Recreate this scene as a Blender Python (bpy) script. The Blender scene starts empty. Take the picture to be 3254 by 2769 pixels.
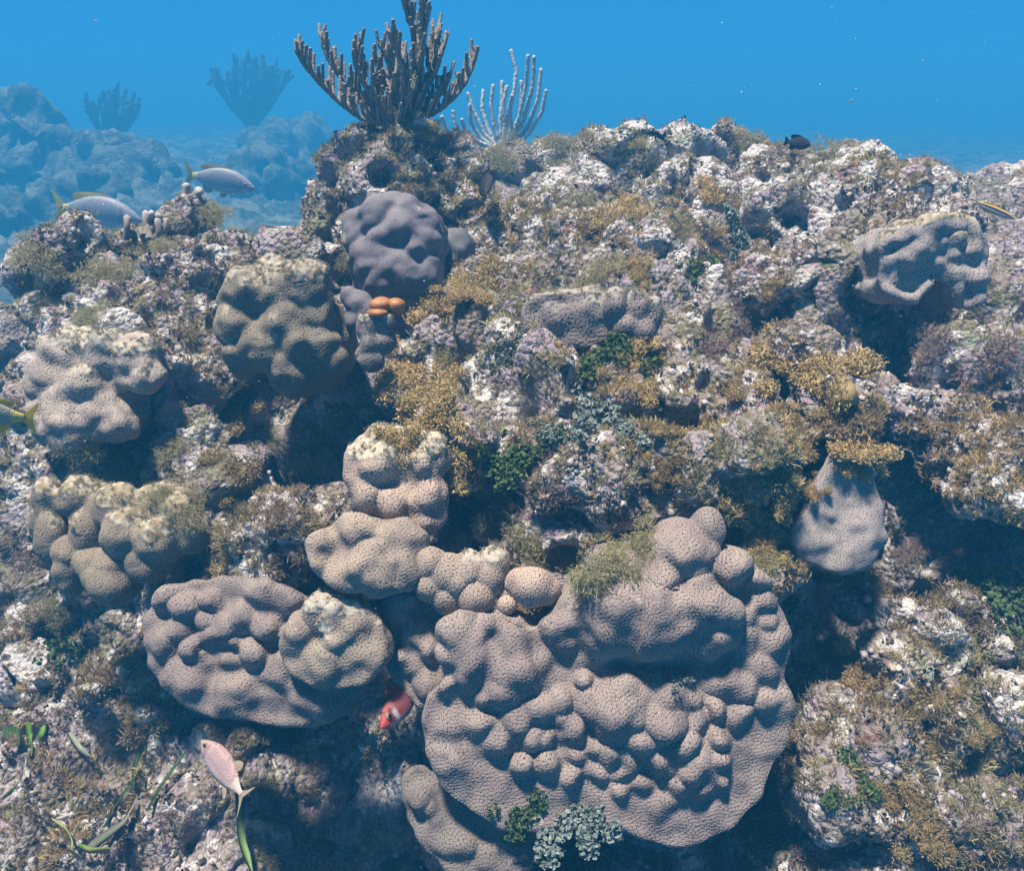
import bpy, bmesh, math, random
import numpy as np
from mathutils import Vector, kdtree, Matrix, Quaternion

# ------------------------------------------------------------------ camera, world, sun, exposure
S = bpy.context.scene
COL = S.collection
F_PX, CX, CY = 804.0, 512.0, 436.0
PITCH = math.radians(22.7)
CAMZ = 1.4
cam_d = bpy.data.cameras.new('camera'); cam = bpy.data.objects.new('camera', cam_d); COL.objects.link(cam)
cam_d.sensor_width = 36.0; cam_d.lens = F_PX / 1024 * 36.0
cam_d.clip_start = 0.02; cam_d.clip_end = 500
cam.location = (0, 0, CAMZ); cam.rotation_euler = (math.pi/2 - PITCH, 0, 0)
S.camera = cam

SUN_EL, SUN_AZ = math.radians(78), math.radians(-112)     # azimuth from +Y towards +X: almost overhead, a little to the left
sun_d = bpy.data.lights.new('sun', 'SUN'); sun = bpy.data.objects.new('sun', sun_d); COL.objects.link(sun)
sun_d.energy = 5.0; sun_d.angle = math.radians(6); sun_d.color = (1.0, 0.93, 0.84)
to_sun = Vector((math.cos(SUN_EL)*math.sin(SUN_AZ), math.cos(SUN_EL)*math.cos(SUN_AZ), math.sin(SUN_EL)))
sun.rotation_euler = to_sun.to_track_quat('Z', 'Y').to_euler()

world = bpy.data.worlds.new('World'); S.world = world; world.use_nodes = True
wn, wl = world.node_tree.nodes, world.node_tree.links
wn.clear()
w_out = wn.new('ShaderNodeOutputWorld'); w_bg = wn.new('ShaderNodeBackground')
w_tc = wn.new('ShaderNodeTexCoord'); w_sep = wn.new('ShaderNodeSeparateXYZ')
w_sky = wn.new('ShaderNodeTexSky'); w_sky.sky_type = 'NISHITA'; w_sky.sun_disc = False
w_sky.sun_elevation = SUN_EL; w_sky.sun_rotation = SUN_AZ
w_ramp = wn.new('ShaderNodeValToRGB')           # the body of water seen sideways: deep blue, paler towards the surface
w_map = wn.new('ShaderNodeMapRange'); w_map.inputs['From Min'].default_value = -1; w_map.inputs['From Max'].default_value = 1
for e, (p, c) in zip([w_ramp.color_ramp.elements[0], w_ramp.color_ramp.elements.new(0.5), w_ramp.color_ramp.elements.new(0.62), w_ramp.color_ramp.elements[-1]],
                     [(0.0, (0.02, 0.035, 0.07, 1)), (0.48, (0.016, 0.165, 0.36, 1)), (0.60, (0.008, 0.135, 0.36, 1)), (0.85, (0.012, 0.06, 0.13, 1))]):
    e.position = p; e.color = c
w_skys = wn.new('ShaderNodeMix'); w_skys.data_type = 'RGBA'; w_skys.blend_type = 'MULTIPLY'; w_skys.inputs[0].default_value = 1
w_skys.inputs[7].default_value = (0.022, 0.023, 0.026, 1)
w_win = wn.new('ShaderNodeMapRange'); w_win.interpolation_type = 'SMOOTHSTEP'
w_win.inputs['From Min'].default_value = 0.35; w_win.inputs['From Max'].default_value = 0.75
w_mix = wn.new('ShaderNodeMix'); w_mix.data_type = 'RGBA'
wl.new(w_tc.outputs['Generated'], w_sep.inputs[0]); wl.new(w_sep.outputs['Z'], w_map.inputs[0]); wl.new(w_map.outputs[0], w_ramp.inputs[0])
wl.new(w_sky.outputs[0], w_skys.inputs[6]); wl.new(w_sep.outputs['Z'], w_win.inputs[0]); wl.new(w_win.outputs[0], w_mix.inputs[0])
wl.new(w_ramp.outputs[0], w_mix.inputs[6]); wl.new(w_skys.outputs[2], w_mix.inputs[7])
wl.new(w_mix.outputs[2], w_bg.inputs[0]); w_bg.inputs[1].default_value = 1.0
wl.new(w_bg.outputs[0], w_out.inputs[0])

S.view_settings.view_transform = 'Standard'; S.view_settings.look = 'None'
S.view_settings.exposure = 1.08; S.view_settings.gamma = 1.0
S.cycles.use_denoising = True
S.cycles.max_bounces = 5; S.cycles.diffuse_bounces = 1; S.cycles.glossy_bounces = 2; S.cycles.transmission_bounces = 3
S.cycles.volume_bounces = 0; S.cycles.transparent_max_bounces = 4
S.cycles.sample_clamp_indirect = 4.0

# ------------------------------------------------------------------ numbers and noise
rng = np.random.default_rng(7); random.seed(7)
FWD = np.array([0, math.cos(PITCH), -math.sin(PITCH)]); UP = np.array([0, math.sin(PITCH), math.cos(PITCH)])
CAMP = np.array([0, 0, CAMZ])
def ray(px, py):
    return np.array([(px-CX)/F_PX, 0, 0]) + FWD - UP*((py-CY)/F_PX)
def at(px, py, Y):
    d = ray(px, py); return CAMP + d*(Y/d[1])
def pxsize(P):                      # metres per picture unit at a point
    return float(np.dot(P-CAMP, FWD))/F_PX
def unit(v):
    v = np.asarray(v, float); return v/np.linalg.norm(v)
def onplane(px, py, P0, n):
    d = ray(px, py); return CAMP + d*(np.dot(P0-CAMP, n)/np.dot(d, n))

_pr = np.random.default_rng(11)
PERM = _pr.permutation(256).astype(np.int32); PERM = np.concatenate([PERM, PERM])
GRAD = _pr.normal(size=(256, 3)).astype(np.float32); GRAD /= np.linalg.norm(GRAD, axis=1)[:, None]
JIT = _pr.random((256, 3)).astype(np.float32)
def _h(ix, iy, iz):
    return PERM[(PERM[(PERM[ix & 255] + iy) & 255] + iz) & 255]
def perlin(P, scale, seed=0):
    Q = (P/scale + seed*17.31).astype(np.float32); I = np.floor(Q).astype(np.int32); f = Q - I
    u = f*f*f*(f*(f*6-15)+10); out = 0
    for a in (0, 1):
        for b in (0, 1):
            for c in (0, 1):
                g = GRAD[_h(I[:, 0]+a, I[:, 1]+b, I[:, 2]+c)]
                d = (f[:, 0]-a)*g[:, 0] + (f[:, 1]-b)*g[:, 1] + (f[:, 2]-c)*g[:, 2]
                w = (u[:, 0] if a else 1-u[:, 0])*(u[:, 1] if b else 1-u[:, 1])*(u[:, 2] if c else 1-u[:, 2])
                out = out + w*d
    return out*1.5
def fbm(P, scale, octs=3, seed=0):
    o = 0; a = 1.0
    for k in range(octs):
        o = o + a*perlin(P, scale/(2**k), seed+k); a *= 0.5
    return o
def worley(P, scale, seed=0):
    Q = (P/scale + seed*9.7).astype(np.float32); I = np.floor(Q).astype(np.int32); f = Q - I
    best = np.full(len(P), 9.0, np.float32)
    for a in (-1, 0, 1):
        for b in (-1, 0, 1):
            for c in (-1, 0, 1):
                j = JIT[_h(I[:, 0]+a, I[:, 1]+b, I[:, 2]+c)]
                d = (f[:, 0]-a-j[:, 0])**2 + (f[:, 1]-b-j[:, 1])**2 + (f[:, 2]-c-j[:, 2])**2
                np.minimum(best, d, out=best)
    return np.sqrt(best)
def sstep(a, b, x):
    t = np.clip((x-a)/(b-a), 0, 1); return t*t*(3-2*t)

# ------------------------------------------------------------------ scene helpers
def mesh_np(name, V, F, attrs=None, smooth=True):
    """V (n,3); F one array (m,k) or a list of such arrays; attrs name -> (n,) float or (n,3) colour."""
    if not isinstance(F, (list, tuple)): F = [F]
    F = [np.asarray(f, np.int32) for f in F if len(f)]
    me = bpy.data.meshes.new(name); V = np.asarray(V, np.float32)
    me.vertices.add(len(V)); me.vertices.foreach_set('co', V.ravel())
    nl = sum(f.size for f in F); npoly = sum(len(f) for f in F)
    me.loops.add(nl); me.loops.foreach_set('vertex_index', np.concatenate([f.ravel() for f in F]))
    tot = np.concatenate([np.full(len(f), f.shape[1], np.int32) for f in F])
    st = np.concatenate([[0], np.cumsum(tot)[:-1]]).astype(np.int32)
    me.polygons.add(npoly); me.polygons.foreach_set('loop_start', st); me.polygons.foreach_set('loop_total', tot)
    me.update(calc_edges=True)
    me.polygons.foreach_set('use_smooth', np.full(npoly, smooth, bool))
    for k, a in (attrs or {}).items():
        a = np.asarray(a, np.float32)
        if a.ndim == 1:
            me.attributes.new(k, 'FLOAT', 'POINT').data.foreach_set('value', a)
        else:
            c = np.ones((len(V), 4), np.float32); c[:, :3] = a
            me.attributes.new(k, 'FLOAT_COLOR', 'POINT').data.foreach_set('color', c.ravel())
    return me
def link(name, me, mat=None, parent=None):
    o = bpy.data.objects.new(name, me); COL.objects.link(o)
    if mat is not None and len(me.materials) == 0: me.materials.append(mat)
    if parent is not None: o.parent = parent
    return o
def tag(o, label=None, cat=None, group=None, kind=None):
    if label: o['label'] = label
    if cat: o['category'] = cat
    if group: o['group'] = group
    if kind: o['kind'] = kind
    return o
def empty(name, loc, label, cat, group=None):
    o = bpy.data.objects.new(name, None); COL.objects.link(o); o.location = loc; o.empty_display_size = 0.05
    return tag(o, label, cat, group)
class MB:
    def __init__(s): s.V = []; s.F = {}; s.A = {}; s.n = 0
    def add(s, V, F, **attrs):
        s.V.append(np.asarray(V, np.float32))
        for f in (F if isinstance(F, list) else [F]):
            f = np.asarray(f, np.int32)
            if len(f): s.F.setdefault(f.shape[1], []).append(f + s.n)
        for k, a in attrs.items():
            a = np.asarray(a, np.float32)
            if a.ndim == 0: a = np.full(len(V), float(a), np.float32)
            elif a.ndim == 1 and len(a) == 3 and len(V) != 3: a = np.tile(a, (len(V), 1))
            s.A.setdefault(k, []).append(a)
        s.n += len(V)
    def mesh(s, name, off=None, smooth=True):
        V = np.concatenate(s.V)
        if off is not None: V = V - np.asarray(off, np.float32)
        return mesh_np(name, V, [np.concatenate(f) for f in s.F.values()], {k: np.concatenate(a) for k, a in s.A.items()}, smooth)

# ------------------------------------------------------------------ materials
class NT:
    def __init__(s, name, rough=0.85, spec=0.25):
        s.m = bpy.data.materials.new(name); s.m.use_nodes = True; s.t = s.m.node_tree; s.n = s.t.nodes; s.l = s.t.links
        s.b = s.n['Principled BSDF']; s.b.inputs['Roughness'].default_value = rough; s.b.inputs['Specular IOR Level'].default_value = spec
        s.co = s.n.new('ShaderNodeTexCoord').outputs['Object']
    def noise(s, scale, detail=3, rough=0.55, dist=0.0):
        x = s.n.new('ShaderNodeTexNoise'); x.inputs['Scale'].default_value = scale; x.inputs['Detail'].default_value = detail
        x.inputs['Roughness'].default_value = rough; x.inputs['Distortion'].default_value = dist
        s.l.new(s.co, x.inputs['Vector']); return x.outputs['Fac']
    def voro(s, scale, feature='F1', rnd=1.0):
        x = s.n.new('ShaderNodeTexVoronoi'); x.feature = feature; x.inputs['Scale'].default_value = scale
        x.inputs['Randomness'].default_value = rnd; s.l.new(s.co, x.inputs['Vector']); return x
    def rng(s, v, a, b, c=0.0, d=1.0):
        x = s.n.new('ShaderNodeMapRange'); x.interpolation_type = 'SMOOTHSTEP'
        for i, k in zip((1, 2, 3, 4), (a, b, c, d)): x.inputs[i].default_value = k
        s.l.new(v, x.inputs[0]); return x.outputs[0]
    def math(s, op, a, b=None):
        x = s.n.new('ShaderNodeMath'); x.operation = op
        for i, v in enumerate((a, b)):
            if v is None: continue
            if isinstance(v, (int, float)): x.inputs[i].default_value = v
            else: s.l.new(v, x.inputs[i])
        return x.outputs[0]
    def mix(s, f, a, b, mode='MIX'):
        x = s.n.new('ShaderNodeMix'); x.data_type = 'RGBA'; x.blend_type = mode
        for i, v in ((0, f), (6, a), (7, b)):
            if isinstance(v, (int, float)): x.inputs[i].default_value = v
            elif isinstance(v, (tuple, list)): x.inputs[i].default_value = (*v[:3], 1)
            else: s.l.new(v, x.inputs[i])
        return x.outputs[2]
    def ramp(s, v, stops):
        x = s.n.new('ShaderNodeValToRGB'); e = x.color_ramp.elements
        while len(e) < len(stops): e.new(0.5)
        for k, (p, c) in zip(e, stops): k.position = p; k.color = (*c, 1)
        s.l.new(v, x.inputs[0]); return x.outputs[0]
    def attr(s, name, out='Fac'):
        x = s.n.new('ShaderNodeAttribute'); x.attribute_name = name; return x.outputs[out]
    def objrand(s):
        return s.n.new('ShaderNodeObjectInfo').outputs['Random']
    def base(s, c):
        if isinstance(c, tuple): s.b.inputs['Base Color'].default_value = (*c, 1)
        else: s.l.new(c, s.b.inputs['Base Color'])
    def bump(s, h, dist, strength=1.0):
        x = s.n.new('ShaderNodeBump'); x.inputs['Distance'].default_value = dist; x.inputs['Strength'].default_value = strength
        s.l.new(h, x.inputs['Height']); s.l.new(x.outputs[0], s.b.inputs['Normal'])
    def translucent(s, c, f=0.35):
        tr = s.n.new('ShaderNodeBsdfTranslucent'); mx = s.n.new('ShaderNodeMixShader'); mx.inputs[0].default_value = f
        if isinstance(c, tuple): tr.inputs[0].default_value = (*c, 1)
        else: s.l.new(c, tr.inputs[0])
        s.l.new(s.b.outputs[0], mx.inputs[1]); s.l.new(tr.outputs[0], mx.inputs[2])
        s.l.new(mx.outputs[0], s.n['Material Output'].inputs[0])

def mat_reef(name='reef_rock', pale=0.0, floor=False):
    t = NT(name, 0.9, 0.15)
    def off(x, scale, detail, rough=.6, dist=0.0):
        w = t.n.new('ShaderNodeTexNoise'); w.inputs['Scale'].default_value = scale; w.inputs['Detail'].default_value = detail; w.inputs['Roughness'].default_value = rough; w.inputs['Distortion'].default_value = dist
        mp = t.n.new('ShaderNodeMapping'); mp.inputs['Location'].default_value = (x, x*.6+1.2, 7.7-x); t.l.new(t.co, mp.inputs[0]); t.l.new(mp.outputs[0], w.inputs['Vector']); return w.outputs['Fac']
    c = t.mix(t.rng(off(1, 7, 5, .6, .6), 0.42, 0.58), (0.21, 0.165, 0.125), (0.29, 0.235, 0.25))        # tan turf against pink-purple crust
    c = t.mix(t.rng(off(2, 4.5, 5, .65), 0.52, 0.60), c, (0.145, 0.125, 0.060))                             # olive turf patches
    c = t.mix(t.rng(off(3, 11, 5, .65, .5), 0.52-pale, 0.60-pale), c, (0.56, 0.52, 0.48))                  # bleached crust
    c = t.mix(t.rng(off(9, 16, 5, .65, .5), 0.58, 0.66), c, (0.33, 0.23, 0.28))                             # purple-pink coralline crust
    c = t.mix(t.rng(off(4, 24, 5, .65, .5), 0.55, 0.63), c, (0.055, 0.038, 0.035))                          # dark brown growth
    ru = off(5, 9, 4); c = t.mix(t.rng(ru, 0.64, 0.71, 0, 0.8), c, (0.17, 0.065, 0.05))                     # rusty sponge crust
    c = t.mix(t.rng(ru, 0.36, 0.29, 0, 0.7), c, (0.20, 0.25, 0.15))                                         # pale green crust
    v = t.voro(130); c = t.mix(t.rng(v.outputs['Distance'], 0.30, 0.05, 0, 0.6), c, (0.04, 0.03, 0.027))    # bored holes
    n4 = t.noise(90, 3, 0.6); c = t.mix(t.rng(n4, 0.4, 0.7, 0, .35), c, (0.50, 0.45, 0.40))
    if floor:                                            # beyond the mound the colour darkens, standing in for haze on distant bottom
        sp = t.n.new('ShaderNodeSeparateXYZ'); t.l.new(t.co, sp.inputs[0]); far = t.rng(t.math('ADD', sp.outputs['Y'], t.math('MULTIPLY', off(6, 1.2, 3), 1.5)), 4.6, 5.8)
        c = t.mix(far, c, t.mix(t.rng(off(8, 1.6, 5, .65), .42, .60), (0.05, 0.07, 0.045), (0.20, 0.22, 0.17)))
    t.base(c)
    h = t.math('ADD', t.math('MULTIPLY', n4, 1.0), t.math('MULTIPLY', t.noise(260, 2), 0.6))
    h = t.math('SUBTRACT', h, t.math('MULTIPLY', t.voro(75).outputs['Distance'], 1.3)); t.bump(h, 0.010, 1.0); return t.m

def mat_coral(name, ring, groove, centre, turf=(0.26, 0.205, 0.12)):
    t = NT(name, 0.8, 0.2)
    u = t.attr('polyp')
    c = t.ramp(u, [(0.0, centre), (0.25, centre), (0.43, ring), (0.70, ring), (0.95, groove)])
    n = t.noise(9, 3); c = t.mix(t.rng(n, 0.35, 0.65, 0, 0.6), c, t.mix(1.0, c, (0.66, 0.64, 0.72), 'MULTIPLY')); c = t.mix(t.objrand(), c, t.mix(1.0, c, (0.66, 0.72, 0.70), 'MULTIPLY'))
    n2 = t.noise(26, 4, 0.6); c = t.mix(t.rng(n2, 0.56, 0.72, 0, 0.55), c, (0.10, 0.075, 0.075)); n3 = t.noise(14, 5, .65); c = t.mix(t.rng(n3, 0.36, 0.26, 0, 0.4), c, t.mix(1.0, c, (1.45, 1.4, 1.4), 'MULTIPLY'))
    tc = t.mix(t.rng(t.noise(60, 3), 0.40, 0.70), turf, (0.43, 0.38, 0.30))
    tc = t.mix(t.rng(t.noise(35, 3), 0.58, 0.68), tc, (0.15, 0.11, 0.06))
    tc = t.mix(t.rng(t.objrand(), .2, .8), tc, t.mix(.5, tc, (.30, .27, .25))); c = t.mix(t.attr('turf'), c, tc)
    sc = t.noise(11, 4, .6, .4); c = t.mix(t.rng(sc, .655, .675, 0, .85), c, tc)                # old scars grown over with turf
    t.base(c); t.bump(t.noise(350, 2), 0.0015, 0.6); return t.m

def mat_leaf(name, c1, c2, tr=0.35, dark=None, rough=0.6):
    t = NT(name, rough, 0.25)
    f = t.attr('vary')
    c = t.mix(f, c1, c2)
    r = t.objrand(); c = t.mix(t.rng(r, 0, 1, 0, 0.5), c, t.mix(1.0, c, (0.75, 0.82, 0.8), 'MULTIPLY'))
    t.base(c); t.translucent(c, tr); return t.m

M_REEF = mat_reef('reef_rock'); M_FLOOR = mat_reef('seabed_growth_far_haze', 0.0, True); M_PALE = mat_reef('pale_reef_rock', 0.08)
M_BARE = mat_reef('bare_bleached_rock', 0.2)
def mat_far():
    t = NT('haze_toned_far_rock', .95, .05); c = t.mix(t.rng(t.noise(3, 5, .65), .4, .62), (0.07, 0.085, 0.06), (0.22, 0.24, 0.19))  # dark olive tone put into the colour to mimic haze over far heads
    t.base(c); t.bump(t.noise(9, 5, .7), .12, 1.0); return t.m
M_FAR = mat_far()
M_CORAL = mat_coral('tan_star_coral', (0.43, 0.325, 0.28), (0.06, 0.044, 0.041), (0.06, 0.043, 0.039))
M_CORAL_D = mat_coral('grey_star_coral', (0.32, 0.25, 0.215), (0.05, 0.039, 0.036), (0.05, 0.037, 0.034))
M_CORAL_T = mat_coral('light_tan_star_coral', (0.50, 0.375, 0.29), (0.07, 0.05, 0.042), (0.07, 0.048, 0.04), (.44, .37, .26))
M_CORAL_O = mat_coral('olive_brown_star_coral', (0.29, 0.235, 0.165), (0.05, 0.04, 0.032), (0.05, 0.038, 0.03))
M_CORAL_P = mat_coral('pale_star_coral', (0.46, 0.37, 0.30), (0.09, 0.07, 0.06), (0.08, 0.06, 0.052), (.42, .36, .26))
M_CORAL_L = mat_coral('lavender_coral', (0.22, 0.19, 0.195), (0.14, 0.12, 0.125), (0.17, 0.15, 0.155))
M_CORAL_G = mat_coral('grey_plate_coral', (0.36, 0.305, 0.27), (0.09, 0.075, 0.07), (0.13, 0.11, 0.10))
M_GOLD = mat_leaf('golden_seaweed', (0.33, 0.225, 0.085), (0.66, 0.49, 0.23))
M_KHAKI = mat_leaf('khaki_seaweed', (0.26, 0.22, 0.10), (0.52, 0.46, 0.25))
M_BROWN = mat_leaf('brown_seaweed', (0.20, 0.13, 0.055), (0.50, 0.36, 0.17))
M_PINK = mat_leaf('pinkish_seaweed', (0.18, 0.12, 0.10), (0.40, 0.29, 0.25))
M_GREEN = mat_leaf('green_segmented_seaweed', (0.035, 0.060, 0.018), (0.125, 0.185, 0.055), 0.2)
M_TEAL = mat_leaf('grey_segmented_seaweed', (0.10, 0.125, 0.10), (0.34, 0.38, 0.34), 0.15)
def mat_vcol(name, rough=0.6, tr=0.0, spec=0.3):
    t = NT(name, rough, spec); c = t.attr('tint', 'Color')
    c = t.mix(t.rng(t.noise(120, 2), 0.3, 0.7, 0, 0.35), c, t.mix(1.0, c, (0.7, 0.7, 0.7), 'MULTIPLY'))
    t.base(c)
    if tr: t.translucent(c, tr)
    return t.m
M_VC = mat_vcol('mottled_growth'); M_VCL = mat_vcol('thin_blade', 0.5, 0.3)
def mat_fish():
    t = NT('fish_skin', .5, .35); c = t.attr('tint', 'Color'); sc = t.n.new('ShaderNodeTexVoronoi'); sc.inputs['Scale'].default_value = 46; sc.inputs['Randomness'].default_value = .35
    t.l.new(t.attr('skin', 'Vector'), sc.inputs['Vector']); f = t.rng(sc.outputs['Distance'], .2, .75)
    t.base(t.mix(f, c, t.mix(1.0, c, (.62, .62, .62), 'MULTIPLY'))); t.bump(sc.outputs['Distance'], .003, .6); return t.m
M_FISH = mat_fish()
M_FIN = mat_vcol('fish_fin', 0.45, 0.5)

# ------------------------------------------------------------------ the terrain
CP = [(0,870,1.08),(100,870,1.08),(220,870,1.16),(330,870,1.36),(430,870,1.32),(0,760,1.38),(120,760,1.38),(230,770,1.58),(330,770,1.80),(420,780,1.70),
 (0,660,1.72),(100,680,1.58),(130,600,1.58),(60,640,1.65),(200,560,1.56),(250,640,1.52),(320,620,1.46),(330,700,1.72),(400,700,1.64),(400,600,1.40),(450,560,1.40),
 (500,540,1.40),(600,520,1.42),(700,520,1.42),(560,700,1.30),(700,700,1.30),(600,850,1.12),(700,850,1.12),(480,850,1.16),(780,620,1.42),(790,760,1.30),
 (850,560,1.60),(850,610,1.50),(920,520,1.68),(960,570,1.62),
 (830,870,1.02),(920,870,1.02),(1020,870,1.04),(850,760,1.2),(940,740,1.25),(1020,740,1.26),(860,660,1.44),(960,660,1.42),(1020,640,1.45),
 (1000,480,1.5),(900,440,1.60),(860,400,1.70),(950,420,1.68),(1020,420,1.66),(1000,340,1.95),(900,385,1.85),
 (880,350,2.12),(930,345,2.16),(960,310,2.2),
 (250,500,1.50),(330,500,1.46),(400,430,1.55),(300,440,1.62),(200,440,1.65),(230,400,1.75),(150,470,1.6),(350,400,1.68),(450,400,1.6),(520,430,1.5),
 (600,430,1.48),(700,430,1.46),(780,430,1.46),(820,480,1.46),(560,480,1.42),(460,470,1.45),(640,480,1.42),(740,480,1.42),
 (400,340,1.85),(500,330,1.8),(600,340,1.78),(700,340,1.78),(780,340,1.8),(840,340,1.88),
 (300,330,1.98),(200,330,1.98),(120,330,1.95),(60,400,1.8),(30,350,1.95),(30,470,1.66),
 (180,260,2.35),(250,250,2.4),(100,260,2.3),(50,290,2.15),(300,270,2.25),(340,280,2.25),(480,280,2.15),(560,280,2.1),(650,280,2.15),(760,280,2.2),(850,280,2.2),
 (400,230,2.6),(500,220,2.6),(600,220,2.6),(700,220,2.6),(800,220,2.6),(850,230,2.55),(900,235,2.5),
 (560,185,3.1),(640,175,3.15),(720,178,3.2),(800,180,3.2),(850,190,3.2),(500,172,3.6),
 (950,225,2.9),(1000,200,3.1),(1020,160,3.6),(940,195,3.3),(1020,260,2.4),(990,265,2.5)]
WP = [(-0.5,3.5,-1.5),(-1.3,3.3,-1.6),(-2.0,3.0,-1.7),(-2.2,2.2,-1.5),(-1.8,2.1,-1.3),(-1.6,1.5,-1.3),(-1.4,1.0,-1.35),(-0.8,.45,-1.4),(0,.4,-1.4),(.8,.45,-1.35),
 (1.6,1,-1.2),(1.9,1.6,-0.85),(2.4,2.5,-.55),(2.8,3.6,-.3),(3.4,4.8,-.9),(0.5,4.4,-1.5),(1.6,4.8,-1.6),(0,4.8,-1.9),(1.2,4.1,-1.1),(2.2,5.8,-2.0),
 (-4,4,-2.3),(-4,7,-2.3),(-3,9,-2.1),(-8,9,-1.9),(0,8,-2.4),(5,9,-2.4),(-2,5,-2.4),(10,10,-2.2),(0,14,-2.0),(-8,15,-1.5),(0,24,-1.7),(-15,24,-1.2),(15,20,-1.9),(0,60,-1.8),(50,50,-1.8),(-50,50,-1.6),(-20,5,-2.0),(20,5,-1.6)]
_c = np.array([at(*p) for p in CP] + [np.array([x, y, z+CAMZ]) for x, y, z in WP])
_K = lambda A, B: -np.sqrt(((A[:, None, :]-B[None, :, :])**2).sum(-1) + 0.05**2)
_n = len(_c)
_A = np.zeros((_n+1, _n+1)); _A[:_n, :_n] = _K(_c[:, :2], _c[:, :2]) + np.eye(_n)*0.06; _A[_n, :_n] = 1; _A[:_n, _n] = 1
_W = np.linalg.solve(_A, np.concatenate([_c[:, 2], [0]]))
def H(xy):
    out = np.empty(len(xy))
    for i in range(0, len(xy), 60000):
        out[i:i+60000] = _K(xy[i:i+60000], _c[:, :2]) @ _W[:_n] + _W[_n]
    return out
def knob(w, r=0.72):
    return np.sqrt(np.clip(1-(w/r)**2, 0, 1))
def rough_disp(P, amp=1.0, seed=0):
    d = 0.06*fbm(P, 0.5, 2, seed) - 0.05*np.abs(perlin(P, 0.24, seed+3)) + 0.012
    Q = P + 0.05*np.stack([perlin(P, .10, seed+9), perlin(P, .10, seed+11), perlin(P, .10, seed+12)], 1)
    m = sstep(-0.25, 0.35, perlin(P, 0.3, seed+5)); m2 = sstep(-.3, .3, perlin(P, 0.22, seed+8))
    d = d + 0.115*(knob(worley(Q, 0.32, seed+13), .8) - .65) + 0.072*(knob(worley(Q, 0.15, seed+1)) - .6)*(.4+.8*m2)
    d = d + 0.030*(knob(worley(Q, 0.062, seed+2)) - .6)*(.4+.8*m)
    d = d - 0.060*sstep(0.10, 0.5, perlin(P, 0.085, seed+6))        # pits and crevices
    d = d + 0.013*(knob(worley(Q, 0.026, seed+4)) - .6)*(.5+.7*m2)
    d = d + 0.004*perlin(P, 0.014, seed+7)
    return d*amp
CAVES = [(506,396,1.56,.065,.17),(530,410,1.55,.05,.12),(865,600,1.48,.10,.14),(840,520,1.55,.08,.12),(905,350,2.1,.16,.18),(320,730,1.5,.16,.16),(400,730,1.45,.10,.12),(200,640,1.52,.10,.12),(760,310,1.95,.10,.10),
         (230,420,1.7,.06,.09),(350,320,1.95,.06,.12),(475,215,2.5,.09,.12),(960,545,1.6,.14,.12),(640,440,1.48,.05,.08),(700,410,1.55,.05,.08),(560,330,1.85,.06,.07),(880,455,1.6,.07,.10),(300,470,1.5,.05,.08),(930,300,2.25,.12,.1)]
def build_terrain():
    k = 0.0016; b = 0.5
    a0, a1 = math.atan(0.58/math.sqrt(b)), math.atan(70/math.sqrt(b))
    nr = int((a1-a0)/(k*math.sqrt(b))); r = math.sqrt(b)*np.tan(np.linspace(a0, a1, nr))
    th = np.radians(np.linspace(-50, 50, 920)); nc = len(th)
    R, T = np.meshgrid(r, th, indexing='ij')
    xy = np.stack([R*np.sin(T), R*np.cos(T)], -1).reshape(-1, 2)
    z = H(xy); G = z.reshape(nr, nc)
    P = np.concatenate([xy, z[:, None]], 1); Pg = P.reshape(nr, nc, 3)
    du = np.gradient(Pg, axis=0); dv = np.gradient(Pg, axis=1)
    N = np.cross(dv, du); N /= np.linalg.norm(N, axis=2)[:, :, None] + 1e-12
    N = N.reshape(-1, 3); N[N[:, 2] < 0] *= -1
    rr = R.ravel(); far = sstep(4, 9, rr)
    d = rough_disp(P) * (1 - 0.2*far) + far*(0.35*fbm(P, 2.6, 4, 21))
    for px, py, Y, r, dep in CAVES:
        q = ((P - at(px, py, Y))**2).sum(1); d = d - dep*np.exp(-q/r**2)
    V = P + N*d[:, None]
    i = np.arange((nr-1)*(nc-1)); ri, ci = i//(nc-1), i % (nc-1); a = ri*nc+ci
    F = np.stack([a, a+1, a+nc+1, a+nc], 1)
    me = mesh_np('seabed', V, F)
    o = link('seabed', me, M_FLOOR); tag(o, kind='structure')
    nn = np.empty(len(V)*3, np.float32); me.vertices.foreach_get('normal', nn)
    return V, nn.reshape(-1, 3), rr, N
TV, TN, TR, TB = build_terrain()

# ------------------------------------------------------------------ lumpy solids: union of blobs and slabs, remeshed
def ico(sub=3):
    bm = bmesh.new(); bmesh.ops.create_icosphere(bm, subdivisions=sub, radius=1)
    V = np.array([v.co[:] for v in bm.verts]); F = np.array([[v.index for v in f.verts] for f in bm.faces]); bm.free(); return V, F
ICO1, ICO2, ICO3 = ico(1), ico(2), ico(3)
def slab(poly, n, thick):
    """closed prism from a planar outline"""
    P = np.array(poly); n = unit(n); k = len(P)
    if np.dot(np.cross(P-P.mean(0), np.roll(P, -1, 0)-P.mean(0)).sum(0), n) < 0: P = P[::-1]
    bm = bmesh.new()
    top = [bm.verts.new(p) for p in P]; bot = [bm.verts.new(p-n*thick) for p in P]
    bm.faces.new(top); bm.faces.new(bot[::-1])
    for i in range(k): bm.faces.new([top[i], bot[i], bot[(i+1) % k], top[(i+1) % k]])
    bmesh.ops.triangulate(bm, faces=bm.faces[:]); bm.verts.index_update()
    V = np.array([v.co[:] for v in bm.verts]); F = np.array([[v.index for v in f.verts] for f in bm.faces]); bm.free(); return V, F
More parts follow.
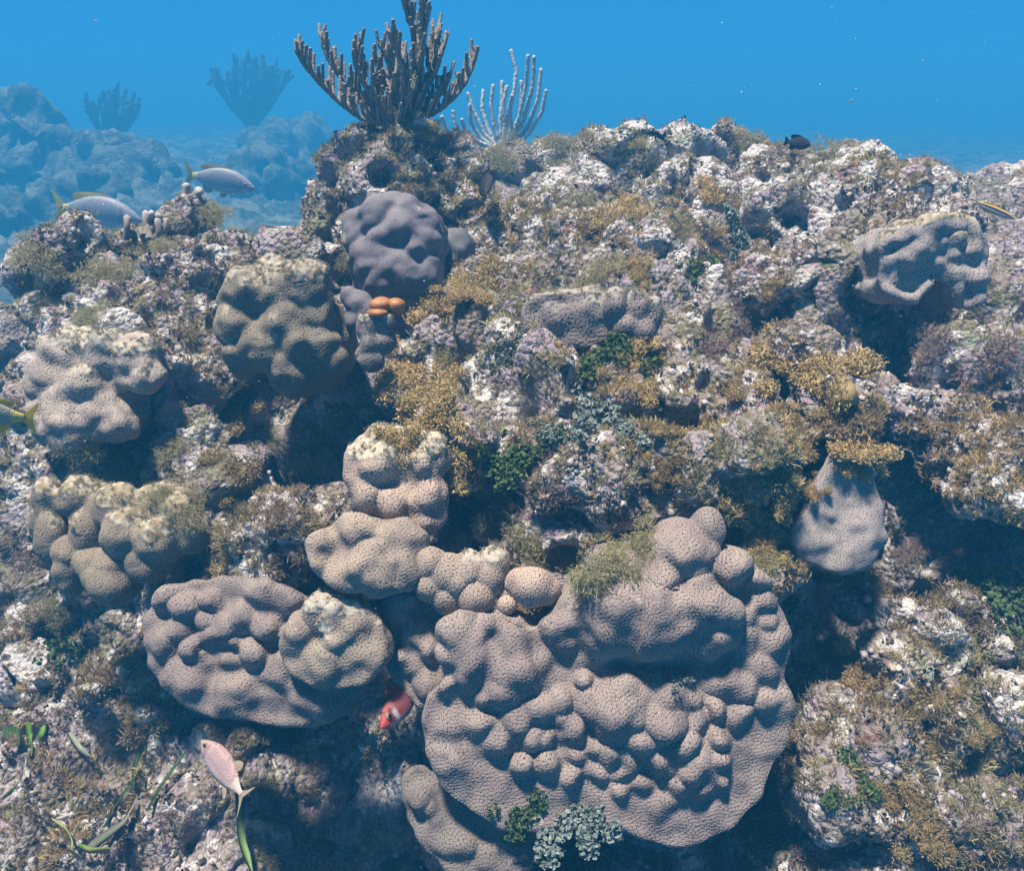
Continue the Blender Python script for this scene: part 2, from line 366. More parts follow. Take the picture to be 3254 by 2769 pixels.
def rounded(poly, n=3):
    P = np.array(poly, float)
    for _ in range(n):
        Q = np.roll(P, -1, 0); P = np.stack([0.75*P+0.25*Q, 0.25*P+0.75*Q], 1).reshape(-1, P.shape[1])
    return P
def wobble(P, amp, sc, seed):
    P = np.array(P, float); P3 = np.concatenate([P, np.zeros((len(P), 1))], 1)
    return P + amp*np.stack([perlin(P3, sc, seed), perlin(P3, sc, seed+5)], 1)
def fuse(parts, voxel, smooth):
    mb = MB()
    for V, F in parts: mb.add(V, F)
    me = mb.mesh('tmp'); o = bpy.data.objects.new('tmp', me); COL.objects.link(o)
    m = o.modifiers.new('r', 'REMESH'); m.mode = 'VOXEL'; m.voxel_size = voxel; m.adaptivity = 0
    if smooth:
        s = o.modifiers.new('s', 'SMOOTH'); s.factor = 0.5; s.iterations = smooth
    dg = bpy.context.evaluated_depsgraph_get(); e = o.evaluated_get(dg); me2 = bpy.data.meshes.new_from_object(e)
    n = len(me2.vertices); V = np.empty(n*3, np.float32); me2.vertices.foreach_get('co', V)
    N = np.empty(n*3, np.float32); me2.vertices.foreach_get('normal', N)
    lt = np.empty(len(me2.polygons), np.int32); me2.polygons.foreach_get('loop_total', lt)
    vi = np.empty(len(me2.loops), np.int32); me2.loops.foreach_get('vertex_index', vi)
    ls = np.empty(len(me2.polygons), np.int32); me2.polygons.foreach_get('loop_start', ls)
    Fs = []
    for k in (3, 4):
        idx = ls[lt == k]
        if len(idx): Fs.append(vi[idx[:, None] + np.arange(k)])
    bpy.data.objects.remove(o); bpy.data.meshes.remove(me); bpy.data.meshes.remove(me2)
    return V.reshape(-1, 3), N.reshape(-1, 3), Fs
def settle(V, F, it):
    """a little smoothing, and fresh normals"""
    me = mesh_np('tmp', V, F); E = np.empty(len(me.edges)*2, np.int32); me.edges.foreach_get('vertices', E); E = E.reshape(-1, 2); n = len(V)
    cnt = np.maximum(np.bincount(E.ravel(), minlength=n), 1)[:, None]
    for _ in range(it):
        A = np.stack([np.bincount(E[:, 0], weights=V[E[:, 1], c], minlength=n) + np.bincount(E[:, 1], weights=V[E[:, 0], c], minlength=n) for c in range(3)], 1)/cnt
        V = .5*V + .5*A
    me.vertices.foreach_set('co', V.astype(np.float32).ravel()); me.update(); nn = np.empty(n*3, np.float32); me.vertices.foreach_get('normal', nn)
    bpy.data.meshes.remove(me); return V, nn.reshape(-1, 3)
def polyps(V, N, s, jitter=0.5, seed=0):
    """0 at the centre of every polyp, 1 on the border between two; polyps packed at about spacing s over the surface"""
    kd = kdtree.KDTree(len(V))
    for i, v in enumerate(V): kd.insert(v, i)
    kd.balance()
    wz = V[:, 2] + 0.25*V[:, 0] + s*jitter*np.random.default_rng(seed).random(len(V)) + 0.02*perlin(V, .15, 3)
    done = np.zeros(len(V), bool); pts = []
    for i in np.argsort(wz):
        if done[i]: continue
        pts.append(V[i])
        for co, j, d in kd.find_range(V[i], s*0.86): done[j] = True
    pts = np.array(pts)
    for it in range(2):
        k2 = kdtree.KDTree(len(pts))
        for i, v in enumerate(pts): k2.insert(v, i)
        k2.balance()
        if it == 0:                                     # one relaxation evens the cells out
            own = np.array([k2.find(v)[1] for v in V]); cnt = np.maximum(np.bincount(own, minlength=len(pts)), 1)
            pts = np.stack([np.bincount(own, weights=V[:, c], minlength=len(pts))/cnt for c in range(3)], 1)
    d = np.array([[q[2] for q in k2.find_n(v, 2)] for v in V])
    return 2*d[:, 0]/(d[:, 0]+d[:, 1]+1e-9)
def blob(c, r, sq=(1, 1, 1), axis=None):
    V, F = ICO3 if r > 0.02 else ICO2
    V = V*np.array(sq)*r
    if axis is not None:
        q = Vector((0, 0, 1)).rotation_difference(Vector(axis)); V = np.array([q @ Vector(v) for v in V])
    return V + c, F

CV = []; SURF = []; TP = []
def coral(name, label, parts, voxel, smooth, spacing, mat, turf=None, amp=1.0, cat='coral', noise=0.006, group='star corals on the reef', seed=1):
    """parts are (V,F) solids in world space; turf = (height fraction above which dead tops carry algae, normal z needed)"""
    hills = [p for p in parts if isinstance(p[0], str)]; parts = [p for p in parts if not isinstance(p[0], str)]
    V, N, F = fuse(parts, voxel, max(2, int(4*(smooth*.001/voxel)**2)))
    if hills:                                              # soft knobs raised on the front of the colony
        acc = np.zeros(len(V)); n0 = unit(sum(h[2] for h in hills)); Q = V + .012*np.stack([perlin(V, .06, 31), perlin(V, .06, 32), perlin(V, .06, 33)], 1)
        for _, c, n_, r, a in hills:
            d = Q-c; d2 = (d**2).sum(1) - (d @ n_)**2*.75; m = d2 < 9*r*r
            acc[m] += (a*np.exp(-(d2[m]/(r*r))**1.35*1.1))**2.2
        V = V + (n0 + .35*N)*((acc**(1/2.2))*sstep(-.2, .35, N @ n0))[:, None]
        V, N = settle(V, F, 3)
    V = V + N*(1.3*noise*perlin(V, 0.07, seed) + 1.35*noise*perlin(V, 0.034, seed+1) + 1.8*noise*perlin(V, 0.16, seed+2))[:, None]
    tf = np.zeros(len(V))
    if turf:
        z0, z1 = V[:, 2].min(), V[:, 2].max(); zt = (V[:, 2]-z0)/(z1-z0)
        nz = 0.26*perlin(V, 0.07, seed+4) + 0.12*perlin(V, 0.022, seed+5)
        tf = sstep(turf[0]-0.05, turf[0]+0.05, zt+nz)*sstep(turf[1]-0.1, turf[1]+0.1, N[:, 2]+nz)
    u = np.full(len(V), 0.5)
    if spacing:
        u = polyps(V, N, spacing, seed=seed)
        h = sstep(1.0, 0.70, u) - 0.8*sstep(0.45, 0.15, u)
        V = V + N*(amp*spacing*0.28*h*(1-tf))[:, None]
    V = V + N*(tf*(0.004*perlin(V, 0.012, 5)+0.003))[:, None]
    CV.append(V)
    if turf: TP.append((V[tf > .6], N[tf > .6], voxel))
    base = np.array([V[:, 0].mean(), V[:, 1].mean(), V[:, 2].min()])
    me = mesh_np(name, V-base, F, {'polyp': np.clip(u, 0, 1), 'turf': tf})
    o = link(name, me, mat); o.location = base; tag(o, label, cat, group); return o
def rock(name, label, blobs, voxel=0.012, smooth=3, amp=1.0, mat=None, cat='rock', group='rocks of the reef', seed=0, bare=False, sc=1.0):
    parts = []
    for b in blobs:
        px, py, r, Y = b[:4]; c = at(px, py, Y); parts.append(blob(c, r*pxsize(c), b[4] if len(b) > 4 else (1, 1, 1)))
    V, N, F = fuse(parts, voxel, smooth)
    V = V + N*(rough_disp(V/sc, 1.0, seed)*amp*sc)[:, None]
    if bare: CV.append(V)
    elif np.linalg.norm(V.mean(0)-CAMP) < 4.5: SURF.append((V, N, voxel))
    base = np.array([V[:, 0].mean(), V[:, 1].mean(), V[:, 2].min()])
    o = link(name, mesh_np(name, V-base, F), mat or M_REEF); o.location = base; tag(o, label, cat, group); return o

# picture coordinates of three enlargements, turned back to the 1024 frame
Z8 = lambda x, y: (377.6+x*.21253, 550.7+y*.21253)
Z2 = lambda x, y: (314.7+x*.18217, y*.18217)
D = lambda x, y: (x*.49397, y*.49397)
def bumps(L, P0, n, conv, k, out=0.25, soft=0):
    r_ = []
    for b in L:
        x, y, r = b[:3]; o = b[3] if len(b) > 3 else out; sq = b[4] if len(b) > 4 else (1, 1, 1)
        px, py = conv(x, y); c = onplane(px, py, P0, n); rw = r*k*pxsize(c)
        if soft and o > -.3:
            r_.append(('hill', c, np.array(n), rw*.95*max(sq), rw*(.45+.55*max(o, -.2))*soft))
            if o >= 1.25: r_.append(blob(c + n*(o*.5)*rw, rw*.9, sq))
        else: r_.append(blob(c + n*(o*0.7 if o > 0 else o)*rw, rw, sq))
    return r_
def plate(L, P0, n, conv, thick, wob=1.2, seed=0):
    P = wobble(rounded([conv(*p) for p in L], 3), wob, 14, seed); P = wobble(P, wob*0.5, 4, seed+3)
    return slab([onplane(p[0], p[1], P0, n) for p in P], n, thick)

def build_corals():
    # --- the big coral in front
    P0 = at(640, 690, 1.10); n = unit((0.02, -0.88, 0.47)); k = .21253
    parts = [plate([(210,700),(205,800),(215,960),(250,1060),(330,1180),(470,1270),(620,1340),(800,1340),(1000,1290),(1130,1300),(1250,1370),(1380,1410),(1500,1405),(1650,1350),(1780,1220),(1880,1050),
                    (1950,900),(1960,750),(1925,600),(1950,480),(1940,350),(1860,180),(1700,60),(1400,20),(1100,20),(900,150),(800,330),(700,380),(500,300),(320,330),(280,450),(350,600)], P0, n, Z8, 0.05, 1.0)]
    parts += bumps([(1330,100,80,1.3),(1130,90,85,1.0),(1000,60,100,.5),(1620,90,95,1.1),(1520,60,90,.9),(1400,20,110,.6),(1250,210,150,.5),(1480,230,160,.55),(1090,230,150,.5),(1620,260,100,.8),(1250,330,130,.6),(1080,380,110,.6),
        (1380,370,110,.5),(1560,410,100,.6),(1220,420,110,.4),(850,360,70,.9),(870,430,55,.8),(950,330,110,.5),(1790,230,70,.8),(1830,330,48,1.0),(1790,110,80,.8),(1730,300,70,.5),(1700,420,90,.3),(1850,430,90,.1),
        (380,360,85,.8),(530,350,80,.9),(450,470,130,.5),(330,640,58,.8),(430,570,90,.6),(640,420,115,.4),(690,560,105,.55),(560,680,95,.5),(490,690,50,1.0),(470,810,75,.8),(560,880,75,.7),
        (640,800,85,.55),(730,870,65,.7),(850,700,60,.7),(740,740,85,.5),(800,890,48,.9),(690,1000,58,.7),(790,1000,55,.8),(300,500,80,.4),(320,850,80,0),(340,1000,90,0),(600,560,90,.3),
        (965,600,42,.9),(1000,720,95,.3),(920,850,70,.6),(1110,650,65,.5),(1170,650,50,.7),(1100,760,110,.3),(1330,790,80,.75),(1250,880,62,.7),(1430,900,70,.7),(1590,870,52,1.0),(1580,740,58,.9),(1460,710,70,.6),
        (1480,800,62,.7),(1595,985,46,.9),(1320,990,68,.6),(1480,1010,72,.5),(1080,960,60,.6),(1160,1020,58,.6),(1010,930,50,.6),(900,1080,52,.6),(1030,1060,50,.4),(1620,1100,36,.8),(1700,780,46,.8),(1700,640,70,.5),(1620,600,80,.5),
        (1400,1110,60,.3),(1250,1110,55,.3),(1520,1130,50,.3),(1800,560,90,.2),(1830,700,80,.1),(1340,1200,70,.05),(1150,1130,50,.3),(930,960,50,.5),(860,800,60,.3),(1200,780,60,.4),(1400,640,90,.2),(1280,560,60,.4)], P0, n, Z8, k, soft=.95)
    parts += bumps([(1390,-5,150,-.12),(1540,-75,80,.1,(1,1,1.5)),(1215,40,95,-.2),(1070,60,95,-.1),(1655,75,90,-.35),(1350,330,230,-.36),(1140,300,190,-.36),(1510,330,190,-.33)], P0, n, Z8, k)
    parts += bumps([(1350,220,330,-.55,(1,.8,.8)),(600,620,330,-.7,(1,.8,1)),(1250,780,380,-.75),(1500,1000,300,-.8)], P0, n, Z8, k)
    coral('star_coral', 'huge knobbly tan star coral with a broad scalloped skirt, filling the lower right centre', parts, 0.0018, 10, 0.0063, M_CORAL, noise=0.005)
    # --- skirt to the left of it and the low plate
    n2 = unit((-0.12, -0.90, 0.42)); P1 = at(400, 650, 1.20)
    parts = [plate([(-10,330),(50,180),(150,60),(260,40),(330,200),(330,400),(340,650),(300,780),(200,740),(100,640),(30,560),(5,430)], P1, n2, Z8, 0.04, 1.0, 5)]
    parts += bumps([(120,240,110,-.3),(200,400,120,-.4),(150,520,90,-.4),(230,620,80,-.4),(90,300,60,.1),(180,200,50,.2),(120,480,50,.1),(240,470,60,.2),(60,420,40,0),(170,330,45,.2)], P1, n2, Z8, k, soft=.8)
    coral('star_coral', 'narrow tan plate of star coral hanging beside the huge knobbly one, above the red fish', parts, 0.0019, 8, 0.0063, M_CORAL, noise=0.006, seed=3)
    n3 = unit((-0.1, -0.80, 0.60)); P3 = at(430, 830, 1.03)
    parts = [plate([(110,1110),(130,1050),(200,1010),(260,1080),(470,1150),(700,1280),(760,1480),(600,1560),(380,1540),(250,1450),(180,1370),(130,1260)], P3, n3, Z8, 0.04, 1.0, 8)]
    parts += bumps([(220,1180,90,-.5),(330,1350,130,-.6),(200,1150,60,.1),(280,1250,60,.1),(400,1380,70,.1),(500,1450,60,0)], P3, n3, Z8, k, soft=.8)
    coral('star_coral', 'low brownish coral plate under the left edge of the huge coral at the bottom', parts, 0.0019, 8, 0.0063, M_CORAL_D, seed=4)
    # --- small knobs
    P4 = at(465, 585, 1.21); n4 = unit((-.05, -.85, .5))
    parts = bumps([(330,110,90,.1),(250,60,80,.2),(380,150,68,.5),(430,90,80,.2),(470,220,76,.7),(520,130,90,-.1),(250,170,70,.2),(330,220,80,-.1),(550,60,80,-.2)], P4, n4, Z8, k)
    coral('star_coral', 'cluster of small round tan coral knobs left of the drooping seaweed', parts, 0.0018, 7, 0.0063, M_CORAL_T, (0.9, 0.5), noise=.003, seed=5)
    parts = bumps([(730,170,90,.3,(1.2,1,1)),(660,150,60,.3),(800,190,60,.4),(720,210,60,.5),(612,262,42,.9)], P4, n4, Z8, k)
    coral('star_coral', 'small wide coral lobe tucked beneath the drooping khaki seaweed', parts, 0.0018, 6, 0.0063, M_CORAL_T, noise=.003, seed=6)
    # --- the plates at left, from the disp frame
    kd_ = .49397
    P5 = at(240, 640, 1.22); n5 = unit((-0.12, -0.84, 0.53))
    parts = [plate([(300,1225),(295,1290),(305,1350),(340,1400),(400,1440),(470,1462),(560,1472),(650,1470),(720,1440),(740,1380),(700,1300),(640,1220),(560,1180),(450,1170),(360,1190)], P5, n5, D, 0.035, 1.2, 11)]
    parts += bumps([(385,1235,30,.5),(350,1215,28,.3),(440,1295,22,.8,(.7,.8,1.5)),(402,1322,24,.7,(1.2,.8,.8)),(465,1270,24,.6,(.7,.8,1.6)),(500,1250,34,.4),(372,1275,24,.5),(520,1320,30,.2),(550,1260,34,.4),(470,1340,26,.3),(545,1200,44,.4),(590,1290,26,.2),(600,1220,40,.4),(430,1215,24,.5),(420,1260,20,.6),(490,1300,20,.5),(340,1300,30,.1),(380,1380,40,0),(470,1410,45,0),(580,1360,45,.1),(640,1400,50,0),(680,1350,40,.1)], P5, n5, D, kd_, soft=1.2)
    coral('star_coral', 'wide grey-brown shelf of star coral jutting over the dark hollow, lower left', parts, 0.0019, 10, 0.0060, M_CORAL_D, noise=.006, seed=7)
    P6 = at(330, 650, 1.15); n6 = unit((-0.05, -0.82, 0.57))
    parts = [plate([(560,1300),(575,1350),(610,1385),(660,1402),(720,1395),(765,1365),(780,1310),(770,1250),(720,1215),(650,1215),(600,1230)], P6, n6, D, 0.035, 1.0, 12)]
    parts += bumps([(660,1250,55,-.55),(720,1270,45,-.6),(680,1310,60,-.75),(610,1270,40,-.6),(640,1225,25,.2),(700,1240,40,.3),(600,1300,35,.1),(730,1330,40,.1),(660,1350,40,.2),(690,1285,34,.3)], P6, n6, D, kd_, soft=.9)
    coral('star_coral', 'rounded brownish coral plate with a pale worn middle, overlapping the wide shelf', parts, 0.0019, 8, 0.0060, M_CORAL_T, (0.88, 0.40), noise=.006, seed=8)
    P7 = at(370, 560, 1.22); n7 = unit((-0.05, -0.75, 0.66))
    parts = [plate([(620,1110),(640,1160),(690,1195),(770,1205),(840,1185),(870,1140),(860,1080),(800,1050),(720,1045),(650,1065)], P7, n7, D, 0.04, 1.0, 13)]
    parts += bumps([(725,1080,50,.3),(650,1105,36,.25),(805,1100,50,-.2),(640,1140,28,.3),(760,1150,60,-.5),(720,1150,40,.1),(820,1150,40,.1),(690,1170,35,.1),(770,1095,35,.1)], P7, n7, D, kd_, soft=1.1)
    coral('star_coral', 'flat ledge of tan star coral just below the square coral head', parts, 0.0019, 8, 0.0060, M_CORAL_T, noise=.005, seed=9)
    P8 = at(395, 490, 1.33); n8 = unit((-0.02, -0.93, 0.36))
    parts = [plate([(700,935),(705,990),(710,1040),(760,1045),(800,1065),(860,1080),(900,1060),(908,1010),(890,960),(875,915),(800,900),(720,905)], P8, n8, D, 0.09, 0.8, 14)]
    parts += bumps([(780,930,65,-.8),(850,935,55,-.8),(800,1005,60,-.78),(870,995,40,-.65),(850,1045,40,-.65),(750,955,50,-.75),(740,1020,40,-.8),(770,935,40,.0),(850,950,40,.0),(745,1000,34,.2),(800,1030,36,.3),(875,1010,38,.3),(870,1060,30,.1)], P8, n8, D, kd_, soft=1.0)
    coral('star_coral', 'square tan coral head with a flat pale algae-crusted top, left of centre', parts, 0.0019, 8, 0.0068, M_CORAL_T, (0.76, 0.55), noise=.006, seed=10)
    # --- left cluster of lobes
    P9 = at(100, 545, 1.42); n9 = unit((-0.15, -0.85, 0.5))
    parts = bumps([(110,1020,42,.2,(.8,.8,1.3)),(110,1090,40,.1,(.8,.8,1.4)),(165,1010,45,.1),(185,1080,40,.3,(.9,.9,1.2)),(190,1140,35,.2),(240,1030,50,.1),(270,1080,52,.4),(330,1090,55,.2),(345,1040,55,-.2),(150,1120,35,.3),(240,1140,40,.1),(140,1170,35,.1,(.8,.8,1.5)),
                   (235,1180,45,.1),(210,1170,36,.1),(300,1130,50,-.1),(90,1060,30,0,(.8,.8,1.5)),(380,1080,45,-.3),(200,1040,60,-.4),(300,1050,80,-.6)], P9, n9, D, kd_)
    parts += [plate([(200,1165),(270,1165),(278,1190),(255,1208),(215,1205)], P9, n9, D, .03, .6, 15)]
    coral('star_coral', 'row of upright rounded coral lobes with a mossy tan rim at the left edge', parts, 0.0022, 8, 0.0060, M_CORAL_O, (0.80, 0.45), noise=.004, seed=11)
    # --- teardrop plate at right
    P10 = at(840, 540, 1.31); n10 = unit((0.05, -0.92, 0.38))
    parts = [plate([(1598,1075),(1606,1118),(1640,1150),(1690,1163),(1740,1160),(1780,1130),(1797,1085),(1795,1040),(1782,990),(1765,940),(1740,905),(1700,910),(1660,980),(1630,1040)], P10, n10, D, 0.03, .7, 16)]
    parts += bumps([(1640,1090,45,-.95),(1740,1100,60,-.95),(1720,1020,50,-.95)], P10, n10, D, kd_)
    parts += bumps([(1693,1040,13,-.1),(1698,1070,13,-.1),(1650,1090,40,-.15),(1750,1080,50,-.15),(1720,1130,40,-.2)], P10, n10, D, kd_, soft=.7)
    coral('plate_coral', 'smooth grey teardrop-shaped coral plate hanging over the dark gap at right', parts, 0.0021, 8, 0.0052, M_CORAL_G, noise=.005, amp=.6, group=None, seed=12)
    # --- lavender coral below the boulder
    P11 = at(391, 245, 2.12); n11 = unit((0.0, -0.9, 0.43)); k2 = .18217
    parts = bumps([(430,1330,265,-.45),(440,1470,270,-.52),(300,1300,150,-.4),(560,1300,170,-.4),(380,1190,100,.2),(520,1170,85,.5),(600,1110,75,.0),(310,1120,70,0),(450,1100,70,-.2),(210,1200,85,.1),(200,1310,80,.1),(330,1230,90,.4),(610,1220,90,.3),(500,1290,110,.3),(640,1350,80,.2),
                   (390,1350,90,.2),(560,1400,90,.2),(660,1480,90,.1),(330,1450,110,0),(470,1500,110,.1),(700,1560,70,0),(560,1560,120,0),(380,1580,110,0),(240,1420,70,0)], P11, n11, Z2, k2, soft=1.35)
    coral('lobed_coral', 'smooth lavender lobed coral standing below the boulder with the sea rod', parts, 0.0045, 11, 0.0085, M_CORAL_L, noise=.006, amp=.35, group=None, seed=13)
    parts = bumps([(760,1290,80,.2),(790,1380,90,.1),(720,1350,90,-.2),(820,1440,70,0),(740,1450,100,-.35),(770,1380,110,-.4)], at(455, 250, 2.2), n11, Z2, k2, soft=.8)
    coral('lobed_coral', 'smaller lavender coral lobe pressed against the right of the large lavender one', parts, 0.0045, 11, 0.0085, M_CORAL_L, noise=.006, amp=.35, group=None, seed=14)
    # --- dark coral left of the centre
    P12 = at(282, 325, 1.82); n12 = unit((-0.1, -0.93, 0.34))
    parts = bumps([(510,600,55,.1),(490,660,50,.1),(560,600,60,0),(620,580,50,.2),(640,640,40,.1),(580,660,60,.1),(540,700,60,0),(610,700,50,.2),(650,700,45,0),(500,720,45,-.1),(590,750,60,-.2),(630,600,40,.3),(560,640,100,-.6),(600,700,100,-.7),
                   (550,560,40,-.1),(600,690,22,.9),(570,720,22,.8),(655,610,25,.2),(670,730,35,-.3),(480,610,30,0)], P12, n12, D, kd_)
    coral('star_coral', 'dark olive-brown upright coral head with an algae-dusted sloping top, at left centre', parts, 0.0026, 11, 0.0074, M_CORAL_O, (0.80, 0.4), noise=.006, seed=15)
    # --- coral at the left rim
    P13 = at(88, 390, 1.72); n13 = unit((-0.2, -0.85, 0.5))
    parts = bumps([(150,730,75,-.2),(120,770,60,0),(180,790,50,.2),(90,800,45,.0),(150,840,65,0),(200,840,55,-.1),(100,850,50,0),(250,730,60,-.5),(210,720,55,-.3),(240,860,40,-.2),(160,780,110,-.7),(280,760,40,-.6),(150,860,60,.1)], P13, n13, D, kd_)
    coral('star_coral', 'big folded pale brown coral mound beside the yellow fish tail', parts, 0.0028, 13, 0.0072, M_CORAL_P, (0.80, 0.6), noise=.007, seed=16)
    # --- wall coral in the middle
    P14 = at(590, 315, 1.66); n14 = unit((0.0, -0.96, 0.28))
    parts = [plate([(1062,600),(1062,690),(1100,705),(1230,705),(1250,660),(1242,585),(1150,592)], P14, n14, D, .09, .8, 18)]
    parts += bumps([(1245,625,35,.1,(.8,.8,1.3)),(1290,625,32,.1,(.9,.8,1.3)),(1325,640,26,.1,(.7,.8,1.5)),(1300,670,30,0),(1160,640,60,-.85),(1265,660,30,0),(1120,640,50,-.8),(1200,630,50,-.8)], P14, n14, D, kd_)
    coral('star_coral', 'low wall-like coral with a straight pale rim behind the green seaweed, upper middle', parts, 0.0027, 8, 0.0084, M_CORAL, (0.80, 0.6), noise=.004, seed=17)
    # --- coral on the ledge at right
    P15 = at(930, 265, 1.87); n15 = unit((0.05, -0.97, 0.25))
    parts = [plate([(1778,520),(1790,485),(1835,452),(1900,438),(1950,436),(1988,465),(1994,520),(1990,600),(1965,632),(1935,618),(1918,575),(1900,560),(1885,590),(1855,614),(1805,610),(1776,585),(1786,550)], P15, n15, D, .17, .8, 19)]
    fold = lambda pts, r, o: [(np.interp(q, range(len(pts)), [p[0] for p in pts]), np.interp(q, range(len(pts)), [p[1] for p in pts]), r, o) for q in np.linspace(0, len(pts)-1, 4*len(pts))]
    parts += bumps(fold([(1970,450),(1976,520),(1972,605)], 20, .5) + fold([(1940,480),(1925,540),(1942,600)], 14, .3) + fold([(1790,590),(1815,604),(1855,600),(1885,575)], 14, .2) + fold([(1785,500),(1850,462),(1930,446)], 20, .3)
        + [(1840,520,40,.15),(1870,490,30,.1),(1880,540,26,.1)], P15, n15, D, kd_, soft=.7)
    coral('plate_coral', 'folded drape of grey coral hanging from the end of the ledge at right', parts, 0.0030, 8, 0.0080, M_CORAL_G, (0.80, 0.5), noise=.008, amp=.6, group=None, seed=18)
    # --- finger-like coral and grey lobe by the sponge
    P16 = at(375, 345, 1.74); n16 = unit((0, -.95, .3))
    parts = bumps([(745,670,28,0,(.8,.8,1.2)),(748,705,26,.1,(.8,.8,1.3)),(752,730,24,0),(775,655,25,-.3),(770,690,30,-.5)], P16, n16, D, kd_)
    coral('star_coral', 'small upright finger of tan coral below the orange sponge', parts, 0.0026, 7, 0.0072, M_CORAL, (0.85, 0.5), noise=.003, seed=19)
    parts = bumps([(725,615,28,0),(745,630,24,.1),(705,600,20,0),(720,645,26,-.2)], at(360, 310, 1.86), n16, D, kd_)
    coral('lobed_coral', 'small grey coral lobe left of the orange sponge', parts, 0.0040, 8, 0.0085, M_CORAL_L, amp=.4, noise=.003, group=None, seed=20)

def build_rocks():
    rock('rock', 'low knobbly rock at the reef edge under the finger corals', [(150,252,24,2.38),(182,226,18,2.52),(126,250,18,2.38),(170,245,22,2.42),(200,222,16,2.55)], .009, 2, 0.8, seed=51)
    rock('boulder', 'tall encrusted boulder carrying the brown sea rod on its top', [(415,152,42,2.6),(380,185,60,2.6),(445,190,52,2.6),(345,212,46,2.55),(400,245,85,2.62),(460,225,48,2.55),(325,245,38,2.45),(375,150,30,2.62),(330,200,34,2.55),(470,260,40,2.45)], .011, 3, 1.05, seed=31)
    rock('rock', 'rugged pale rock hump on the skyline, right of the grey sea rod', [(640,165,34,3.05),(612,185,38,2.95),(680,185,42,3.0),(640,205,50,2.9),(600,215,40,2.8),(690,215,40,2.85),(660,150,18,3.05),(625,150,16,3.05)], .014, 2, 1.1, M_PALE, seed=32)
    rock('rock', 'mossy rock hump on the skyline behind the dark damselfish', [(745,160,27,3.15),(715,172,28,3.1),(765,170,24,3.1),(730,150,16,3.15)], .014, 2, 1.1, seed=33)
    rock('rock', 'small mossy rock on the skyline, furthest right before the blue gap', [(846,166,19,3.4),(835,178,22,3.35),(853,180,16,3.4)], .014, 2, 0.9, seed=34)
    rock('rock', 'hazy mossy rock at the foot of the grey sea rod', [(500,190,28,3.75),(540,178,27,3.75),(575,178,20,3.7),(530,194,36,3.7),(470,192,22,3.7),(541,160,14,3.8),(590,168,12,3.7)], .016, 2, 1.0, seed=35)
    rock('rock', 'long pale rock crest sloping down to the ledge coral at right', [(800,186,36,2.75),(770,198,42,2.7),(838,208,44,2.55),(880,217,42,2.4),(910,222,42,2.2),(860,232,50,2.3),(800,228,50,2.45),(880,200,18,2.5),(925,240,40,2.1),(745,209,40,2.65),(950,225,30,2.15)], .012, 3, 1.0, M_PALE, seed=36)
    rock('rock', 'boulder at the left rim with a bare pale top and mossy flank', [(50,262,34,2.2),(75,250,24,2.25),(60,290,38,2.2),(40,280,28,2.2)], .010, 3, 0.8, seed=37)
    rock('rock', 'bright bare rock ridge at left, above the folded coral mound', [(80,306,18,1.97),(95,312,20,1.96),(72,322,18,1.94),(105,322,20,1.95),(125,327,20,1.95),(92,300,12,1.97),(80,298,10,1.98)], .009, 4, 0.45, M_BARE, seed=38, bare=True)
    rock('rock', 'knobbly pale rock beside the wide coral shelf, lower left', [(235,545,30,1.36),(265,530,30,1.37),(295,525,28,1.37),(220,570,26,1.33),(260,560,34,1.36),(310,540,24,1.36)], .007, 2, 0.7, M_PALE, seed=39)
    rock('rock', 'broad pitted rock shelf at the right edge above the dark gap', [(960,440,44,1.66),(1010,410,60,1.76),(1000,465,42,1.58),(905,425,42,1.72),(960,400,50,1.8),(1030,450,50,1.62),(870,405,34,1.74),(930,470,26,1.62)], .009, 2, 1.0, seed=40)
    rock('rock', 'pinkish rock ledge jutting left from the right edge, under the pitted shelf', [(985,490,26,1.48),(1010,485,26,1.46),(965,488,18,1.5),(1030,500,26,1.46)], .008, 3, 0.6, M_PALE, seed=41)
    rock('rock', 'knobby grey rock at the mouth of the small dark hole near the centre', [(508,352,20,1.72),(515,368,18,1.7),(498,365,16,1.71),(520,345,14,1.74)], .006, 2, 0.5, M_PALE, seed=42)
    rock('rock', 'rugged rock rise in the middle distance beneath the skyline humps', [(660,250,44,2.35),(620,240,36,2.4),(700,255,40,2.35),(640,270,40,2.25),(590,240,30,2.45),(540,225,30,2.5),(560,245,34,2.4)], .011, 2, 1.0, M_PALE, seed=43)
    rock('rock', 'overhanging rock above the shaded slope, left of the ledge coral', [(800,275,36,2.15),(840,265,34,2.12),(760,280,36,2.15),(830,290,34,2.1),(780,300,30,2.05),(860,280,30,2.1),(870,255,26,2.1)], .010, 2, 1.0, seed=44)
    rock('rock', 'low rubble rise behind the dark coral head, upper left', [(215,270,36,2.2),(250,262,34,2.25),(180,285,32,2.15),(280,255,26,2.3),(230,290,36,2.1),(320,255,22,2.25)], .010, 2, 1.0, seed=45)
    rock('rock', 'dark weedy rock in the middle right, hung with golden seaweed', [(820,390,44,1.52),(845,430,40,1.45),(850,470,32,1.42),(790,360,40,1.6),(800,430,50,1.5),(840,500,26,1.42)], .008, 2, 0.8, seed=46)
    rock('rock', 'weedy rock crest just above the huge coral, right of the khaki seaweed', [(740,470,40,1.38),(700,480,40,1.37),(765,500,30,1.34),(770,540,26,1.30),(780,570,20,1.27),(745,510,36,1.33),(650,480,36,1.38),(600,495,34,1.36),(560,500,30,1.36)], .007, 2, 0.7, seed=47)
    rock('rock', 'bleached knobbly rock in the lower right rubble', [(930,650,34,1.36),(960,620,30,1.42),(990,640,34,1.38),(900,620,28,1.42),(870,600,24,1.44),(1010,610,30,1.42)], .008, 2, 0.9, M_PALE, seed=48)
